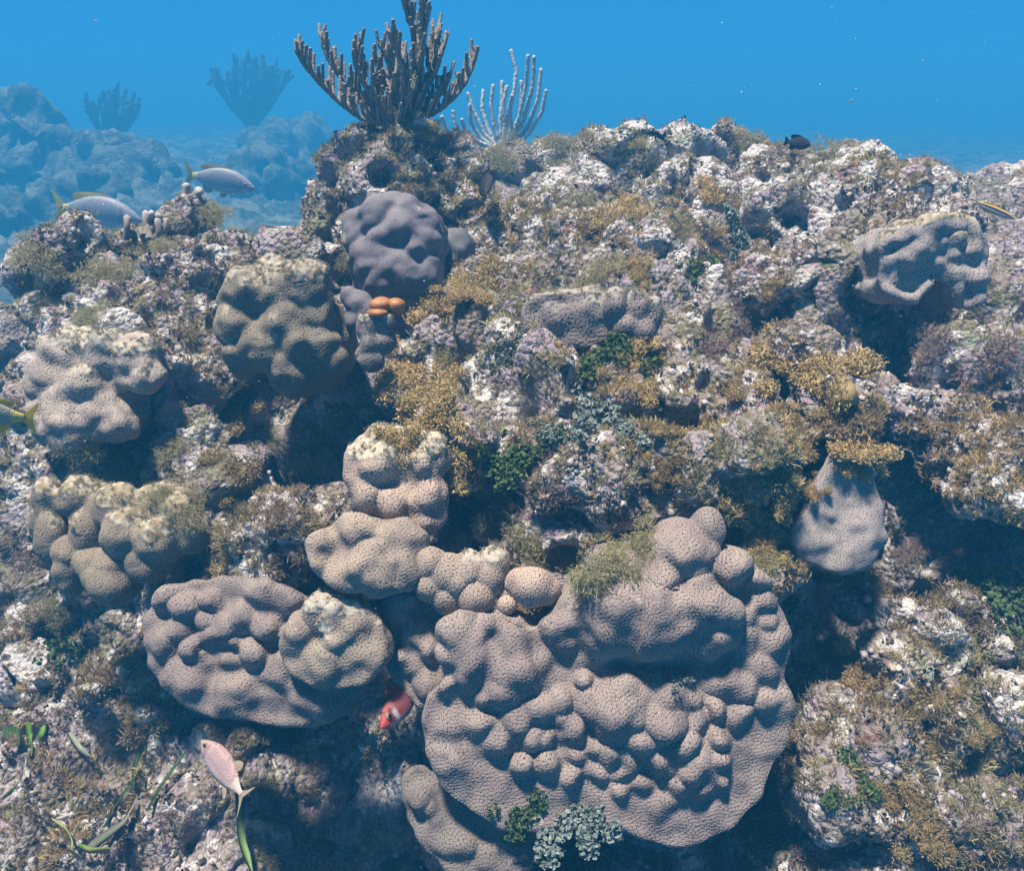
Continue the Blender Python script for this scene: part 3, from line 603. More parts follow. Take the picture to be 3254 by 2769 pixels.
    rock('rock', 'weed-covered mound in the lower right corner', [(900,700,50,1.28),(950,760,50,1.2),(870,740,40,1.22),(1000,730,44,1.25),(920,820,50,1.1),(990,830,50,1.08),(850,800,36,1.12)], .008, 2, 0.9, seed=49)
    rock('rock', 'spiny-looking grey rock at the lower left beyond the grass blades', [(110,690,36,1.5),(150,680,30,1.5),(60,690,34,1.55),(140,730,30,1.42),(180,660,24,1.52),(30,640,30,1.65)], .009, 2, 0.9, M_PALE, seed=50)

import time as _t
_t0 = _t.time()
build_corals(); print('corals', _t.time()-_t0)
build_rocks(); print('rocks', _t.time()-_t0)
# ------------------------------------------------------------------ placing things on what is already built
bpy.context.view_layer.update()
DG = bpy.context.evaluated_depsgraph_get()
def hit(px, py):
    ok, loc, nor, i, o, m = S.ray_cast(DG, Vector(CAMP), Vector(unit(ray(px, py))))
    if not ok: return None, None
    return np.array(loc), np.array(nor)
def rot_to(n):
    """(k,3) unit vectors -> (k,3,3) rotations carrying z there with a random spin"""
    k = len(n); t = rng.normal(size=(k, 3)); t -= (t*n).sum(1)[:, None]*n; t /= np.linalg.norm(t, axis=1)[:, None]
    return np.stack([t, np.cross(n, t), n], -1)
def scatter(name, protos, P, Nn, sc, mat, kind='stuff', vary='vary'):
    mb = MB(); which = rng.integers(0, len(protos), len(P)); R = rot_to(Nn)
    for q, (V, F, a) in enumerate(protos):
        I = np.where(which == q)[0]
        if not len(I): continue
        W = np.einsum('nij,kj->nki', R[I], V)*sc[I][:, None, None] + P[I][:, None, :]
        k = len(V); Fs = []
        for f in (F if isinstance(F, list) else [F]):
            f = np.asarray(f); Fs.append((f[None] + (np.arange(len(I))*k)[:, None, None]).reshape(-1, f.shape[1]))
        if a.ndim == 1: A = np.clip(a[None] + 0.30*rng.normal(size=(len(I), 1)), 0, 1).reshape(-1)
        else: A = np.clip(a[None]*(1+0.25*rng.normal(size=(len(I), 1, 1))), 0, 1).reshape(-1, 3)
        mb.add(W.reshape(-1, 3), Fs, **{vary: A})
    o = link(name, mb.mesh(name), mat); tag(o, kind=kind); return o
def ribbons(R, Dv, L, w, nseg=3, bend=0.5, taper=0.6, side=None, g=(0, 0, 1)):
    """curved strips; returns V, F, tips, tip directions"""
    n = len(R); Dv = Dv/np.linalg.norm(Dv, axis=1)[:, None]
    if side is None: side = rng.normal(size=(n, 3))
    side = side - (side*Dv).sum(1)[:, None]*Dv; side /= np.linalg.norm(side, axis=1)[:, None]
    L = np.broadcast_to(L, n).astype(float); w = np.broadcast_to(w, n).astype(float)
    cur = R.copy(); d = Dv.copy(); pts = []; curl = rng.normal(size=(n, 3))*bend
    for s in range(nseg+1):
        ww = w*(1-(1-taper)*s/nseg)*0.5
        pts.append(np.stack([cur-side*ww[:, None], cur+side*ww[:, None]], 1))
        cur = cur + d*(L/nseg)[:, None]; d = d + (curl+np.array(g)*0.3)/nseg; d /= np.linalg.norm(d, axis=1)[:, None]
    V = np.concatenate(pts, 1).reshape(-1, 3); k = 2*(nseg+1)
    f = np.array([[2*s, 2*s+1, 2*s+3, 2*s+2] for s in range(nseg)])
    F = (f[None] + (np.arange(n)*k)[:, None, None]).reshape(-1, 4)
    return V, F, cur - d*(L/nseg)[:, None], d
def dome(n, k=6, seed=0):
    """points and outward directions over a low patchy cushion of about unit radius"""
    r = np.random.default_rng(seed); k = 11; C = r.normal(size=(k, 3))*np.array([.40, .40, .05]); C[:, 2] = np.abs(C[:, 2]); C[0] = (0, 0, .08)
    rad = r.uniform(.22, .42, k)*np.exp(-.5*(C[:, :2]**2).sum(1)); p = rad**2/(rad**2).sum(); i = r.choice(k, n, p=p)
    d = r.normal(size=(n, 3)); d[:, 2] = np.abs(d[:, 2])*0.9+.05; d /= np.linalg.norm(d, axis=1)[:, None]
    return C[i] + d*(rad[i]*r.uniform(.45, 1.05, n))[:, None], d
def proto_leafy(seed, n=2300, L=.062, w=.024, fork=True):
    P, d = dome(n, 6, seed); d = d + .5*rng.normal(size=d.shape); mb = MB()
    v0 = rng.random(n)
    V, F, T, td = ribbons(P, d, L*rng.uniform(.6, 1.2, n), w, 2, 1.1, 1.2); mb.add(V, F, vary=np.repeat(v0, 6))
    if fork:
        for _ in range(2):
            V, F, _t1, _t2 = ribbons(T, td + .7*rng.normal(size=td.shape), L*.5*rng.uniform(.6, 1.2, n), w*.9, 2, .8, .75); mb.add(V, F, vary=np.repeat(np.clip(v0+.15, 0, 1), 6))
    return mb
def proto_fuzzy(seed, n=1300, L=.20, w=.015):
    P, d = dome(n, 7, seed); d = d + .45*rng.normal(size=d.shape); mb = MB(); v0 = rng.random(n)
    V, F, T, td = ribbons(P*.9, d, L*rng.uniform(.5, 1.2, n), w, 2, .7, .7); mb.add(V, F, vary=np.repeat(v0, 6))
    for _ in range(3):
        V, F, _a, _b = ribbons(T - td*L*.25*rng.random((n, 1)), td + .9*rng.normal(size=td.shape), L*.33*rng.uniform(.6, 1.2, n), w*.8, 1, .5, .4); mb.add(V, F, vary=np.repeat(np.clip(v0+.1, 0, 1), 4))
    return mb
def disc_leaf(k=7, cup=.35):
    a = np.linspace(0, 2*np.pi, k, endpoint=False)
    V = [(0, 0, -cup*.3)] + [(.55*math.cos(x), .55*math.sin(x), -.1*cup) for x in a] + [(math.cos(x), .8*math.sin(x), cup*(.5+.5*math.cos(2*x))) for x in a]
    F3 = [(0, 1+i, 1+(i+1) % k) for i in range(k)]; F4 = [(1+i, 1+k+i, 1+k+(i+1) % k, 1+(i+1) % k) for i in range(k)]
    return np.array(V), np.array(F3), np.array(F4), np.array([0.05]+[.25]*k+[.9]*k)
def proto_discs(seed, n=620, size=.062):
    P, d = dome(n, 7, seed); V0, F3, F4, a0 = disc_leaf(); k = len(V0)
    R = rot_to(unit_rows(d*.4 + rng.normal(size=d.shape))); sc = size*rng.uniform(.6, 1.25, n)
    W = np.einsum('nij,kj->nki', R, V0)*sc[:, None, None] + P[:, None]
    A = np.clip(a0[None]*.8 + rng.normal(size=(n, 1))*.22, 0, 1); o = (np.arange(n)*k)[:, None, None]
    mb = MB(); mb.add(W.reshape(-1, 3), [(F3[None]+o).reshape(-1, 3), (F4[None]+o).reshape(-1, 4)], vary=A.reshape(-1)); return mb
def core(mb, seed):
    r = np.random.default_rng(seed); k = 11; C = r.normal(size=(k, 3))*np.array([.40, .40, .05]); C[:, 2] = np.abs(C[:, 2]); C[0] = (0, 0, .08)
    rad = r.uniform(.22, .42, k)*np.exp(-.5*(C[:, :2]**2).sum(1)); V, F = ICO2
    for c, q in zip(C, rad):
        W = V*q*.66 + c; W = W + (W-c)*(.35*perlin(W*1.0, .16, seed) + .25*perlin(W, .07, seed+1))[:, None]
        mb.add(W, F, vary=np.clip(.25 + .5*perlin(W, .08, seed+2), 0, 1))
    return mb
def unit_rows(a): return a/np.linalg.norm(a, axis=1)[:, None]

KINDS = {}
for kind, fn, mat in (('gold', lambda s: proto_leafy(s), M_GOLD), ('brown', lambda s: proto_leafy(s, 2300, .055, .021), M_BROWN), ('khaki', lambda s: proto_fuzzy(s), M_KHAKI),
                      ('pink', lambda s: proto_fuzzy(s, 700, .26, .022), M_PINK), ('green', lambda s: proto_discs(s), M_GREEN), ('teal', lambda s: proto_discs(s), M_TEAL)):
    KINDS[kind] = []
    for q in range(4):
        mbq = fn(100+q*7)
        if kind in ('gold', 'brown'): core(mbq, 100+q*7)
        me = mbq.mesh('seaweed_'+kind); me.materials.append(mat); KINDS[kind].append(me)
KNAME = {'gold': 'golden_seaweed', 'brown': 'brown_seaweed', 'khaki': 'khaki_seaweed', 'pink': 'pinkish_seaweed', 'green': 'green_seaweed', 'teal': 'grey_seaweed'}
def clump(kind, x, y, r, label=None, group=None, flat=.8, stretch=1.0, droop=0.0, lift=0.0):
    """a tuft of seaweed where the ray through a point of the 2073-wide frame meets the reef"""
    p, n = hit(*D(x, y))
    if p is None: return None
    s = r*.49397*pxsize(p)*(1.6 if kind in ('green', 'teal') else 1.5 if kind == 'gold' else 1.1)
    up = unit(n*0.75 + np.array([0, -.15, .6-droop*1.5]) + .15*rng.normal(size=3))
    o = bpy.data.objects.new(KNAME[kind], KINDS[kind][rng.integers(0, 4)]); COL.objects.link(o)
    q = Vector((0, 0, 1)).rotation_difference(Vector(up)) @ Quaternion((0, 0, 1), rng.uniform(0, 6.28))
    o.rotation_mode = 'QUATERNION'; o.rotation_quaternion = q; o.location = p - up*s*.12 + up*lift
    o.scale = (s*stretch, s, s*flat)
    return tag(o, label, 'seaweed', group)

def build_clumps():
    G, B, K, P, GR, T = 'gold', 'brown', 'khaki', 'pink', 'green', 'teal'
    L = [
     (G,890,610,55,'golden seaweed tuft just right of the orange sponge'),
     (G,850,650,34,'small golden tuft hanging below the one beside the orange sponge'),
     (K,890,715,48,'pale khaki-green tuft at the top of the long golden seaweed bed'),
     (G,830,760,70,'golden seaweed on the upper left of the bed beside the dark hole'),
     (G,885,800,75,'golden seaweed right against the left lip of the dark hole'),
     (G,860,865,85,'broad golden seaweed bulging above the square coral head'),
     (G,930,920,70,'golden seaweed running down toward the bright green seaweed'),
     (G,660,950,42,'golden tuft standing left of the square coral head'),
     (G,810,905,46,'golden seaweed fringe along the back of the square coral head'),
     (B,470,950,66,'round brown seaweed hump between the mossy coral row and the square head'),
     (B,450,835,70,'brown seaweed patch below the dark coral head at left centre'),
     (K,540,880,60,'khaki seaweed patch right of the round brown hump'),
     (K,360,905,62,'khaki seaweed patch on the rubble above the mossy coral row'),
     (G,1255,430,56,'round ball of golden seaweed on the mid-distance slope'),
     (B,1560,575,44,'brown seaweed cushion on the shaded slope left of the ledge coral'),
     (G,1000,575,60,'golden seaweed mat right of the lavender coral'),
     (G,945,590,46,'golden seaweed between the lavender coral and the wall-like coral'),
     (K,1215,550,62,'fine pale green tuft standing on the wall-like coral'),
     (G,1290,545,36,'small ochre tuft right of the fine pale green tuft'),
     (G,1180,715,50,'ochre seaweed crest directly beneath the wall-like coral'),
     (G,1275,712,50,'ochre seaweed crest at the right end under the wall-like coral'),
     (G,1330,740,52,'ochre seaweed below the right end of the wall-like coral'),
     (P,1430,715,46,'pinkish feathery tuft in the middle right rubble'),
     (G,1560,740,80,'golden brown seaweed on the hump right of centre'),
     (G,1650,740,84,'golden brown seaweed on the top right shoulder of the weedy rock'),
     (G,1690,830,76,'golden brown seaweed on the right flank of the weedy rock'),
     (G,1730,905,60,'golden brown seaweed at the lower right edge of the weedy rock'),
     (B,1480,780,60,'brown seaweed in the hollow left of the weedy rock'),
     (B,1600,870,70,'dark brown seaweed on the shaded front of the weedy rock'),
     (B,1645,985,44,'brown seaweed hanging above the grey teardrop plate'),
     (G,1735,945,30,'ochre tuft touching the top of the grey teardrop plate'),
     (K,1460,910,58,'pale khaki tuft on the shaded rock above the huge coral'),
     (B,1340,870,48,'rusty brown cushion right of the grey seaweed bed'),
     (B,1345,940,56,'brown seaweed below the rusty cushion'),
     (G,1300,790,44,'ochre tuft right of the grey seaweed bed'),
     (K,1085,1095,66,'khaki tuft at the left end of the fringe above the huge coral'),
     (K,1135,1130,66,'khaki tuft in the fringe beside the drooping spray'),
     (K,1195,1170,84,'pale khaki spray drooping over the face of the huge coral'),
     (K,1245,1135,72,'khaki tuft in the fringe right of the drooping spray'),
     (K,1310,1105,64,'khaki tuft at the right end of the fringe above the huge coral'),
     (K,1525,1125,58,'khaki tuft on the upper right shoulder of the huge coral'),
     (G,1550,1140,38,'ochre seaweed trailing down the right shoulder of the huge coral'),
     (G,1590,1010,44,'golden seaweed at the corner above the dark gap'),
     (K,500,1030,42,'small green-khaki tuft right of the mossy coral row'),
     (K,385,1040,52,'khaki tuft at the right end of the mossy coral row'),
     (K,250,955,66,'yellowish khaki seaweed along the rim of the mossy coral row'),
     (K,160,920,52,'yellowish seaweed at the left end of the mossy coral row'),
     (K,320,1010,40,'greenish tuft just behind the mossy coral row'),
     (K,80,520,66,'khaki growth covering the boulder at the left rim'),
     (K,235,560,76,'khaki seaweed mat right of the boulder at the left rim'),
     (K,180,640,50,'khaki growth below the bright bare ridge at left'),
     (K,520,470,46,'hazy khaki tuft on the upper left edge of the reef'),
     (K,430,430,46,'hazy khaki growth between the grey fish and the boulder'),
     (K,330,500,40,'khaki growth around the foot of the finger coral'),
     (K,690,520,40,'khaki tuft left of the lavender coral'),
     (K,800,250,34,'khaki tuft at the foot of the brown sea rod'),
     (K,870,262,26,'small khaki tuft on the boulder top right of the brown sea rod'),
     (K,1130,300,54,'hazy grey-green seaweed right of the grey sea rod'),
     (K,1010,320,52,'hazy grey-green seaweed left of the grey sea rod base'),
     (K,1520,290,44,'hazy seaweed tuft on the skyline left of the dark damselfish'),
     (K,1680,320,44,'hazy seaweed tuft on the skyline right of the dark damselfish'),
     (K,1290,290,36,'hazy khaki tuft on the pale skyline hump'),
     (K,1380,470,48,'khaki tuft in the rubble right of the round golden ball'),
     (K,1180,420,46,'khaki tuft in the rubble left of the round golden ball'),
     (G,1450,390,40,'ochre leafy tuft below the skyline at right'),
     (B,1760,1380,84,'large brown seaweed bush right of the huge coral'),
     (B,1875,1410,74,'large brown seaweed bush furthest right in the lower right rubble'),
     (B,1690,1330,60,'brown tuft at the left end of the large brown bushes'),
     (B,1660,1480,58,'dark brown tuft touching the right edge of the huge coral'),
     (B,1800,1600,64,'brown seaweed mound in the lower right corner area'),
     (B,1880,1680,88,'brown seaweed bush at the bottom edge, lower right'),
     (B,1990,1480,58,'brown seaweed at the right edge, lower right'),
     (P,1840,1115,46,'pinkish bushy tuft in the dark gap right of the teardrop plate'),
     (P,1780,1190,50,'pinkish tuft under the teardrop plate'),
     (P,1900,690,56,'pinkish growth on the slope below the ledge coral shadow'),
     (P,2010,720,70,'pinkish growth at the right edge below the ledge coral'),
     (P,1500,640,48,'pinkish growth on the slope below the brown cushion'),
     (GR,1050,920,56,'bright green leafy seaweed left of the grey seaweed bed'),
     (GR,1105,895,40,'green seaweed merging into the grey bed from the left'),
     (GR,1000,945,38,'dark green seaweed at the lower left of the bright green patch'),
     (T,1220,830,80,'grey curled seaweed bed in the middle of the reef'),
     (T,1170,790,50,'upper left lobe of the grey curled seaweed bed'),
     (T,1130,880,46,'lower left lobe of the grey curled seaweed bed'),
     (T,1265,870,44,'lower right lobe of the grey curled seaweed bed'),
     (GR,1235,715,54,'green seaweed patch above the grey seaweed bed'),
     (GR,1180,760,40,'green seaweed joining the upper patch and the grey bed'),
     (GR,2045,1215,66,'dark green seaweed at the right edge'),
     (T,1210,1650,50,'grey-green tuft on the lower rim of the huge coral'),
     (GR,1060,1665,44,'dark green seaweed left of the hollow at the foot of the huge coral'),
     (GR,1160,1735,60,'dark green seaweed patch in the middle of the bottom edge'),
     (T,1150,1655,62,'grey-green seaweed in the hollow at the foot of the huge coral'),
     (GR,1100,1710,62,'dark green seaweed at the bottom edge under the huge coral'),
     (GR,1215,1720,56,'green seaweed at the bottom edge, right of the hollow'),
     (T,1300,1362,30,'pale teal tuft growing on the face of the huge coral'),
     (T,1370,1366,30,'dim teal tuft in the crease of the huge coral'),
     (GR,1590,1225,32,'dark green tuft on the right rim of the huge coral'),
     (GR,1740,1575,40,'green seaweed in the lower right rubble'),
     (GR,1690,1615,32,'small green seaweed patch lowest in the right rubble'),
     (GR,150,1310,46,'dark green seaweed in the lower left shade'),
     (T,1500,480,44,'grey curled seaweed on the slope below the skyline'),
     (GR,1410,540,34,'dark green tuft on the slope right of the wall-like coral'),
     (T,1020,720,40,'grey curled seaweed above the dark hole'),
     (P,70,1130,60,'dull growth on the rubble left of the mossy coral row'),
     (K,120,1240,50,'dull khaki growth on the lower left rubble'),
     (K,520,1745,50,'dim greenish growth at the bottom edge left of the low coral plate'),
    ]
    for k in L:
        kw = dict(flat=.85)
        if 'drooping over' in k[4]: kw = dict(flat=1.4, droop=.9)
        if 'trailing' in k[4]: kw = dict(flat=1.1, droop=.6)
        clump(k[0], k[1], k[2], k[3], k[4], 'seaweed tufts on the reef', **kw)
build_clumps()

# ------------------------------------------------------------------ small growth nobody could count
def build_stuff():
    P = [TV]; N = [TN]; W = [np.where((TR > .8) & (TR < 4.3), 1.0, 0.0)]
    for V, Nn, vox in SURF:
        P.append(V); N.append(Nn); W.append((vox/(np.maximum((V-CAMP) @ FWD, .3)/F_PX)/1.6)**2)
    P = np.concatenate(P); N = np.concatenate(N); W = np.concatenate(W)
    # keep clear of the corals
    TPP = np.concatenate([a for a, b, c in TP]); TPN = np.concatenate([b for a, b, c in TP]); TPW = np.concatenate([np.full(len(a), c*c) for a, b, c in TP])
    cell = .016; key = lambda A: (np.floor(A/cell).astype(np.int64)*np.array([73856093, 19349663, 83492791])).sum(1)
    cor = np.unique(key(np.concatenate(CV)))
    def pick(n, mask_scale, lo, hi, seed, minz=-.4):
        w = W*sstep(lo, hi, perlin(P, mask_scale, seed)+.35*perlin(P, mask_scale/3, seed+1))*(N[:, 2] > minz)
        i = rng.choice(len(P), n, replace=False, p=w/w.sum()); i = i[~np.isin(key(P[i]), cor)]; return i
    def tuft(n, L, w, seed, spread=.5):
        r = np.zeros((n, 3)); r[:, :2] = rng.normal(size=(n, 2))*spread*.6; d = rng.normal(size=(n, 3))*.6; d[:, 2] = np.abs(d[:, 2])+.5; d += r*.8
        V, F, T, td = ribbons(r, d, L*rng.uniform(.5, 1.2, n), w, 2, .7, .6); return V, F, np.repeat(np.clip(rng.random(n), 0, 1), 6)
    up = np.array([0, 0, 1.])
    def go(name, protos, i, lo, hi, mat, blend=.5, **k):
        n = unit_rows(N[i]*(1-blend) + up*blend + .25*rng.normal(size=(len(i), 3)))
        scatter(name, protos, P[i], n, rng.uniform(lo, hi, len(i)), mat, **k)
    go('khaki_turf', [tuft(26, .9, .10, 0) for _ in range(4)], pick(9000, .35, -.15, .25, 41), .009, .021, M_KHAKI)
    go('brown_turf', [tuft(34, .8, .10, 0) for _ in range(4)], pick(7000, .30, -.05, .3, 51), .009, .022, M_BROWN)
    go('golden_turf', [tuft(36, .8, .10, 0) for _ in range(4)], pick(3800, .40, .12, .4, 61), .010, .024, M_GOLD)
    go('pinkish_turf', [tuft(26, .8, .11, 0) for _ in range(3)], pick(6500, .33, .05, .35, 71), .008, .018, M_PINK)
    i = rng.choice(len(TPP), 1500, replace=False, p=TPW/TPW.sum())
    M_RIM = mat_leaf('rim_turf', (.26, .20, .11), (.50, .43, .30)); scatter('rim_turf', [tuft(24, .8, .10, 0) for _ in range(4)], TPP[i], unit_rows(TPN[i]+up), rng.uniform(.004, .010, len(i)), M_RIM)
    # small curled dark leaves with pale rims
    leaves = []
    for q in range(4):
        V0, F3, F4, a0 = disc_leaf(8, .5 + .2*q); m = MB()
        for _ in range(4):
            R = rot_to(unit_rows(np.array([[0, -.5, .7]]) + .8*rng.normal(size=(1, 3))))[0]
            m.add((V0 @ R.T)*rng.uniform(.45, .8) + rng.normal(size=3)*np.array([.8, .8, .25]) + np.array([0, 0, .4]), [F3, F4], tint=np.where(a0[:, None] > .8, np.array([[.30, .26, .20]]), np.array([[.045, .036, .028]])))
        leaves.append((np.concatenate(m.V), [np.concatenate(f) for f in m.F.values()], np.concatenate(m.A['tint'])))
    go('dark_leaf_litter', leaves, pick(7500, .28, -.05, .3, 81), .005, .0085, M_VCL, .4, vary='tint')
    # knobbly bits of rubble and crust
    nod = []
    for q in range(6):
        V, F = ICO1 if q < 3 else ICO2; V = V*np.array([1, rng.uniform(.6, 1), rng.uniform(.6, 1)]); V = V*(1+.9*perlin(V+q*5., .7, q))[:, None]
        nod.append((V, F, np.tile(np.array([[(.36, .32, .31), (.30, .26, .27), (.28, .22, .16), (.36, .32, .31), (.18, .13, .11), (.34, .28, .22)][q]]), (len(V), 1))))
    go('coral_rubble', nod, pick(7000, .25, -.2, .2, 91), .003, .0085, M_VC, .2, vary='tint')
build_stuff()

# ------------------------------------------------------------------ tubes, sea rods, sponge, finger coral
def tube(path, rad, ns=8, step=None, fuzz=0.0):
    path = np.asarray(path, float); rad = np.asarray(rad, float)
    seg = np.linalg.norm(np.diff(path, axis=0), axis=1); s = np.concatenate([[0], np.cumsum(seg)])
    m = max(4, int(s[-1]/(step or s[-1]/8))); t = np.linspace(0, s[-1], m)
    P = np.stack([np.interp(t, s, path[:, i]) for i in range(3)], 1); R = np.interp(t, s, rad)
    for _ in range(3): P[1:-1] = .25*P[:-2]+.5*P[1:-1]+.25*P[2:]
    e = unit(P[-1]-P[-2])*R[-1]; P = np.concatenate([P, [P[-1]+e*.45, P[-1]+e*.8, P[-1]+e*.97, P[-1]+e]]); R = np.concatenate([R, R[-1]*np.array([.89, .6, .25, .03])])
    T = np.gradient(P, axis=0); T /= np.linalg.norm(T, axis=1)[:, None]
    a = np.array([0, 1., 0]); X = np.cross(T, a); X /= np.linalg.norm(X, axis=1)[:, None]+1e-9; Y = np.cross(T, X)
    an = np.linspace(0, 2*np.pi, ns, endpoint=False); k = len(P)
    rr = R[:, None]*(1 + fuzz*rng.uniform(-1, 1, (k, ns)))
    V = P[:, None] + (np.cos(an)[None, :, None]*X[:, None] + np.sin(an)[None, :, None]*Y[:, None])*rr[:, :, None]
    i, j = np.meshgrid(np.arange(k-1), np.arange(ns), indexing='ij'); i = i.ravel(); j = j.ravel(); jn = (j+1) % ns
    return V.reshape(-1, 3), np.stack([i*ns+j, i*ns+jn, (i+1)*ns+jn, (i+1)*ns+j], 1)
def mat_rod(name, c, tip):
    t = NT(name, .9, .1); n = t.rng(t.noise(160, 3, .6), .35, .65)
    t.base(t.mix(n, c, tip)); t.bump(t.noise(420, 2), .003, .8); return t.m
M_ROD = mat_rod('brown_sea_rod', (.165, .13, .10), (.34, .275, .21)); M_ROD2 = mat_rod('grey_sea_rod', (.36, .38, .35), (.60, .60, .56))
M_ROD3 = mat_rod('dim_sea_fan', (.05, .06, .07), (.10, .10, .10))
def sea_rod(name, label, stems, Y, base, mat, thick, branchlets=True, blen=24, spread=.10, every=7, parts=True):
    root = empty(name, at(base[0], base[1], Y), label, 'sea rod'); B = np.array(root.location)
    px = pxsize(B); r0 = thick*.5*px; all_ = MB()
    hb = MB(); hb.add(*blob(B*0+np.array([0, 0, 0.]), r0*3.2, (1.3, 1.1, .8)))
    link('holdfast', hb.mesh('holdfast'), mat, root)
    for st in stems:
        m = MB() if parts else all_
        dy = rng.uniform(-1, 1)*spread; k = len(st)
        pts = [at(x, y, Y + dy*(i/(k-1))) for i, (x, y) in enumerate(st)]
        V, F = tube(pts, np.linspace(r0*1.15, r0*.95, k), 8, r0*.55, .22); m.add(V-B, F)
        if branchlets:
            L = np.concatenate([[0], np.cumsum([math.dist(st[i], st[i+1]) for i in range(k-1)])]); s = every*1.6; sd = 1
            while s < L[-1]-3:
                x = np.interp(s, L, [q[0] for q in st]); y = np.interp(s, L, [q[1] for q in st]); i = min(int(np.searchsorted(L, s)), k-1)
                tx, ty = st[i][0]-st[i-1][0], st[i][1]-st[i-1][1]; tl = math.hypot(tx, ty); tx /= tl; ty /= tl
                d = dy*s/L[-1]; ln = blen*rng.uniform(.6, 1.15)*(1-.35*s/L[-1]); sx = sd*rng.uniform(.3, .6)
                q0 = (x, y); q1 = (x + (tx*.4 + sx - .1)*ln*.35, y + (ty*.4-.75)*ln*.38); q2 = (x + (tx*.5 + sx*.9)*ln*.55, y - ln*.9 + ty*3)
                dz = rng.uniform(-.05, .05)
                V, F = tube([at(*q0, Y+d), at(*q1, Y+d+dz*.6), at(*q2, Y+d+dz)], [r0*.95, r0*.9, r0*.8], 7, r0*.55, .25); m.add(V-B, F)
                sd = -sd if rng.random() < .8 else sd; s += every*rng.uniform(.75, 1.3)
        if parts: link('branch', m.mesh('branch'), mat, root)
    if not parts: link('branches', all_.mesh('branches'), mat, root)
    return root
def build_rods():
    sea_rod('sea_rod', 'big bushy brown sea rod standing on top of the tall boulder', [
        [(388,126),(362,119),(342,105),(322,86),(305,66),(296,50)], [(389,126),(368,110),(350,92),(336,72),(327,55),(321,34)], [(390,126),(378,110),(368,92),(360,74),(357,60),(359,44)],
        [(394,126),(384,114),(378,98),(376,80),(378,58)], [(398,126),(400,106),(398,88),(391,70),(386,56),(381,46)], [(402,126),(406,104),(407,82),(402,60),(394,45),(388,31)],
        [(404,126),(412,100),(417,78),(420,58),(416,38),(410,18),(405,0),(400,-14)], [(408,126),(420,102),(431,82),(438,66),(442,50),(444,42)], [(406,126),(421,96),(430,72),(435,50),(437,30)],
        [(405,124),(416,76),(423,44),(424,18),(421,-8)], [(406,126),(424,119),(440,110),(454,98),(465,84),(472,68),(474,54)], [(408,126),(428,112),(438,98),(446,86),(450,76)], [(396,126),(390,100),(388,84),(384,70)]],
        2.58, (402, 128), M_ROD, 4.1, True, 27, .14, 3.1)
    sea_rod('sea_rod', 'slender pale grey sea rod rising behind the boulder, in the haze', [
        [(505,150),(508,118),(514,92),(516,72),(511,51)], [(506,150),(520,115),(526,85),(528,56)], [(508,150),(524,120),(533,85),(534,57)], [(510,150),(528,126),(538,100),(541,70)], [(512,150),(530,132),(542,112),(546,91)],
        [(502,150),(500,120),(502,100),(502,82)], [(500,150),(494,125),(491,105),(493,86)], [(503,150),(505,125),(503,105),(507,87)], [(498,150),(488,130),(482,110),(483,91)], [(495,150),(470,146),(450,138),(442,117)],
        [(496,150),(474,142),(456,130),(453,112)], [(497,150),(480,138),(470,122),(470,105)], [(500,150),(484,134),(474,112),(468,94)], [(508,150),(516,130),(520,110),(521,82)], [(500,150),(480,143),(466,134),(462,120)],
        [(506,150),(512,128),(509,110),(512,96)], [(494,152),(478,152),(462,146),(454,143)]],
        5.4, (502, 152), M_ROD2, 3.9, False, parts=True)
    for (x, y, h, w, Y, lab) in ((112, 148, 52, 34, 20, 'dark hazy sea rod on the far slope, nearer the left edge'), (252, 128, 66, 46, 22, 'dark hazy bush of sea rod, left of the big brown one')):
        st = []
        for k in range(26):
            f = rng.uniform(-1, 1); st.append([(x+f*2, y), (x+f*w*.5, y-h*.35), (x+f*w*.85, y-h*.7*rng.uniform(.8, 1.1)), (x+f*w*rng.uniform(.8, 1.05), y-h*(1.05-.35*f*f)*rng.uniform(.8, 1.1))])
        sea_rod('sea_rod', lab, st, Y, (x, y+2), M_ROD3, 4.0, True, 16, .5, 9, parts=False)
build_rods()

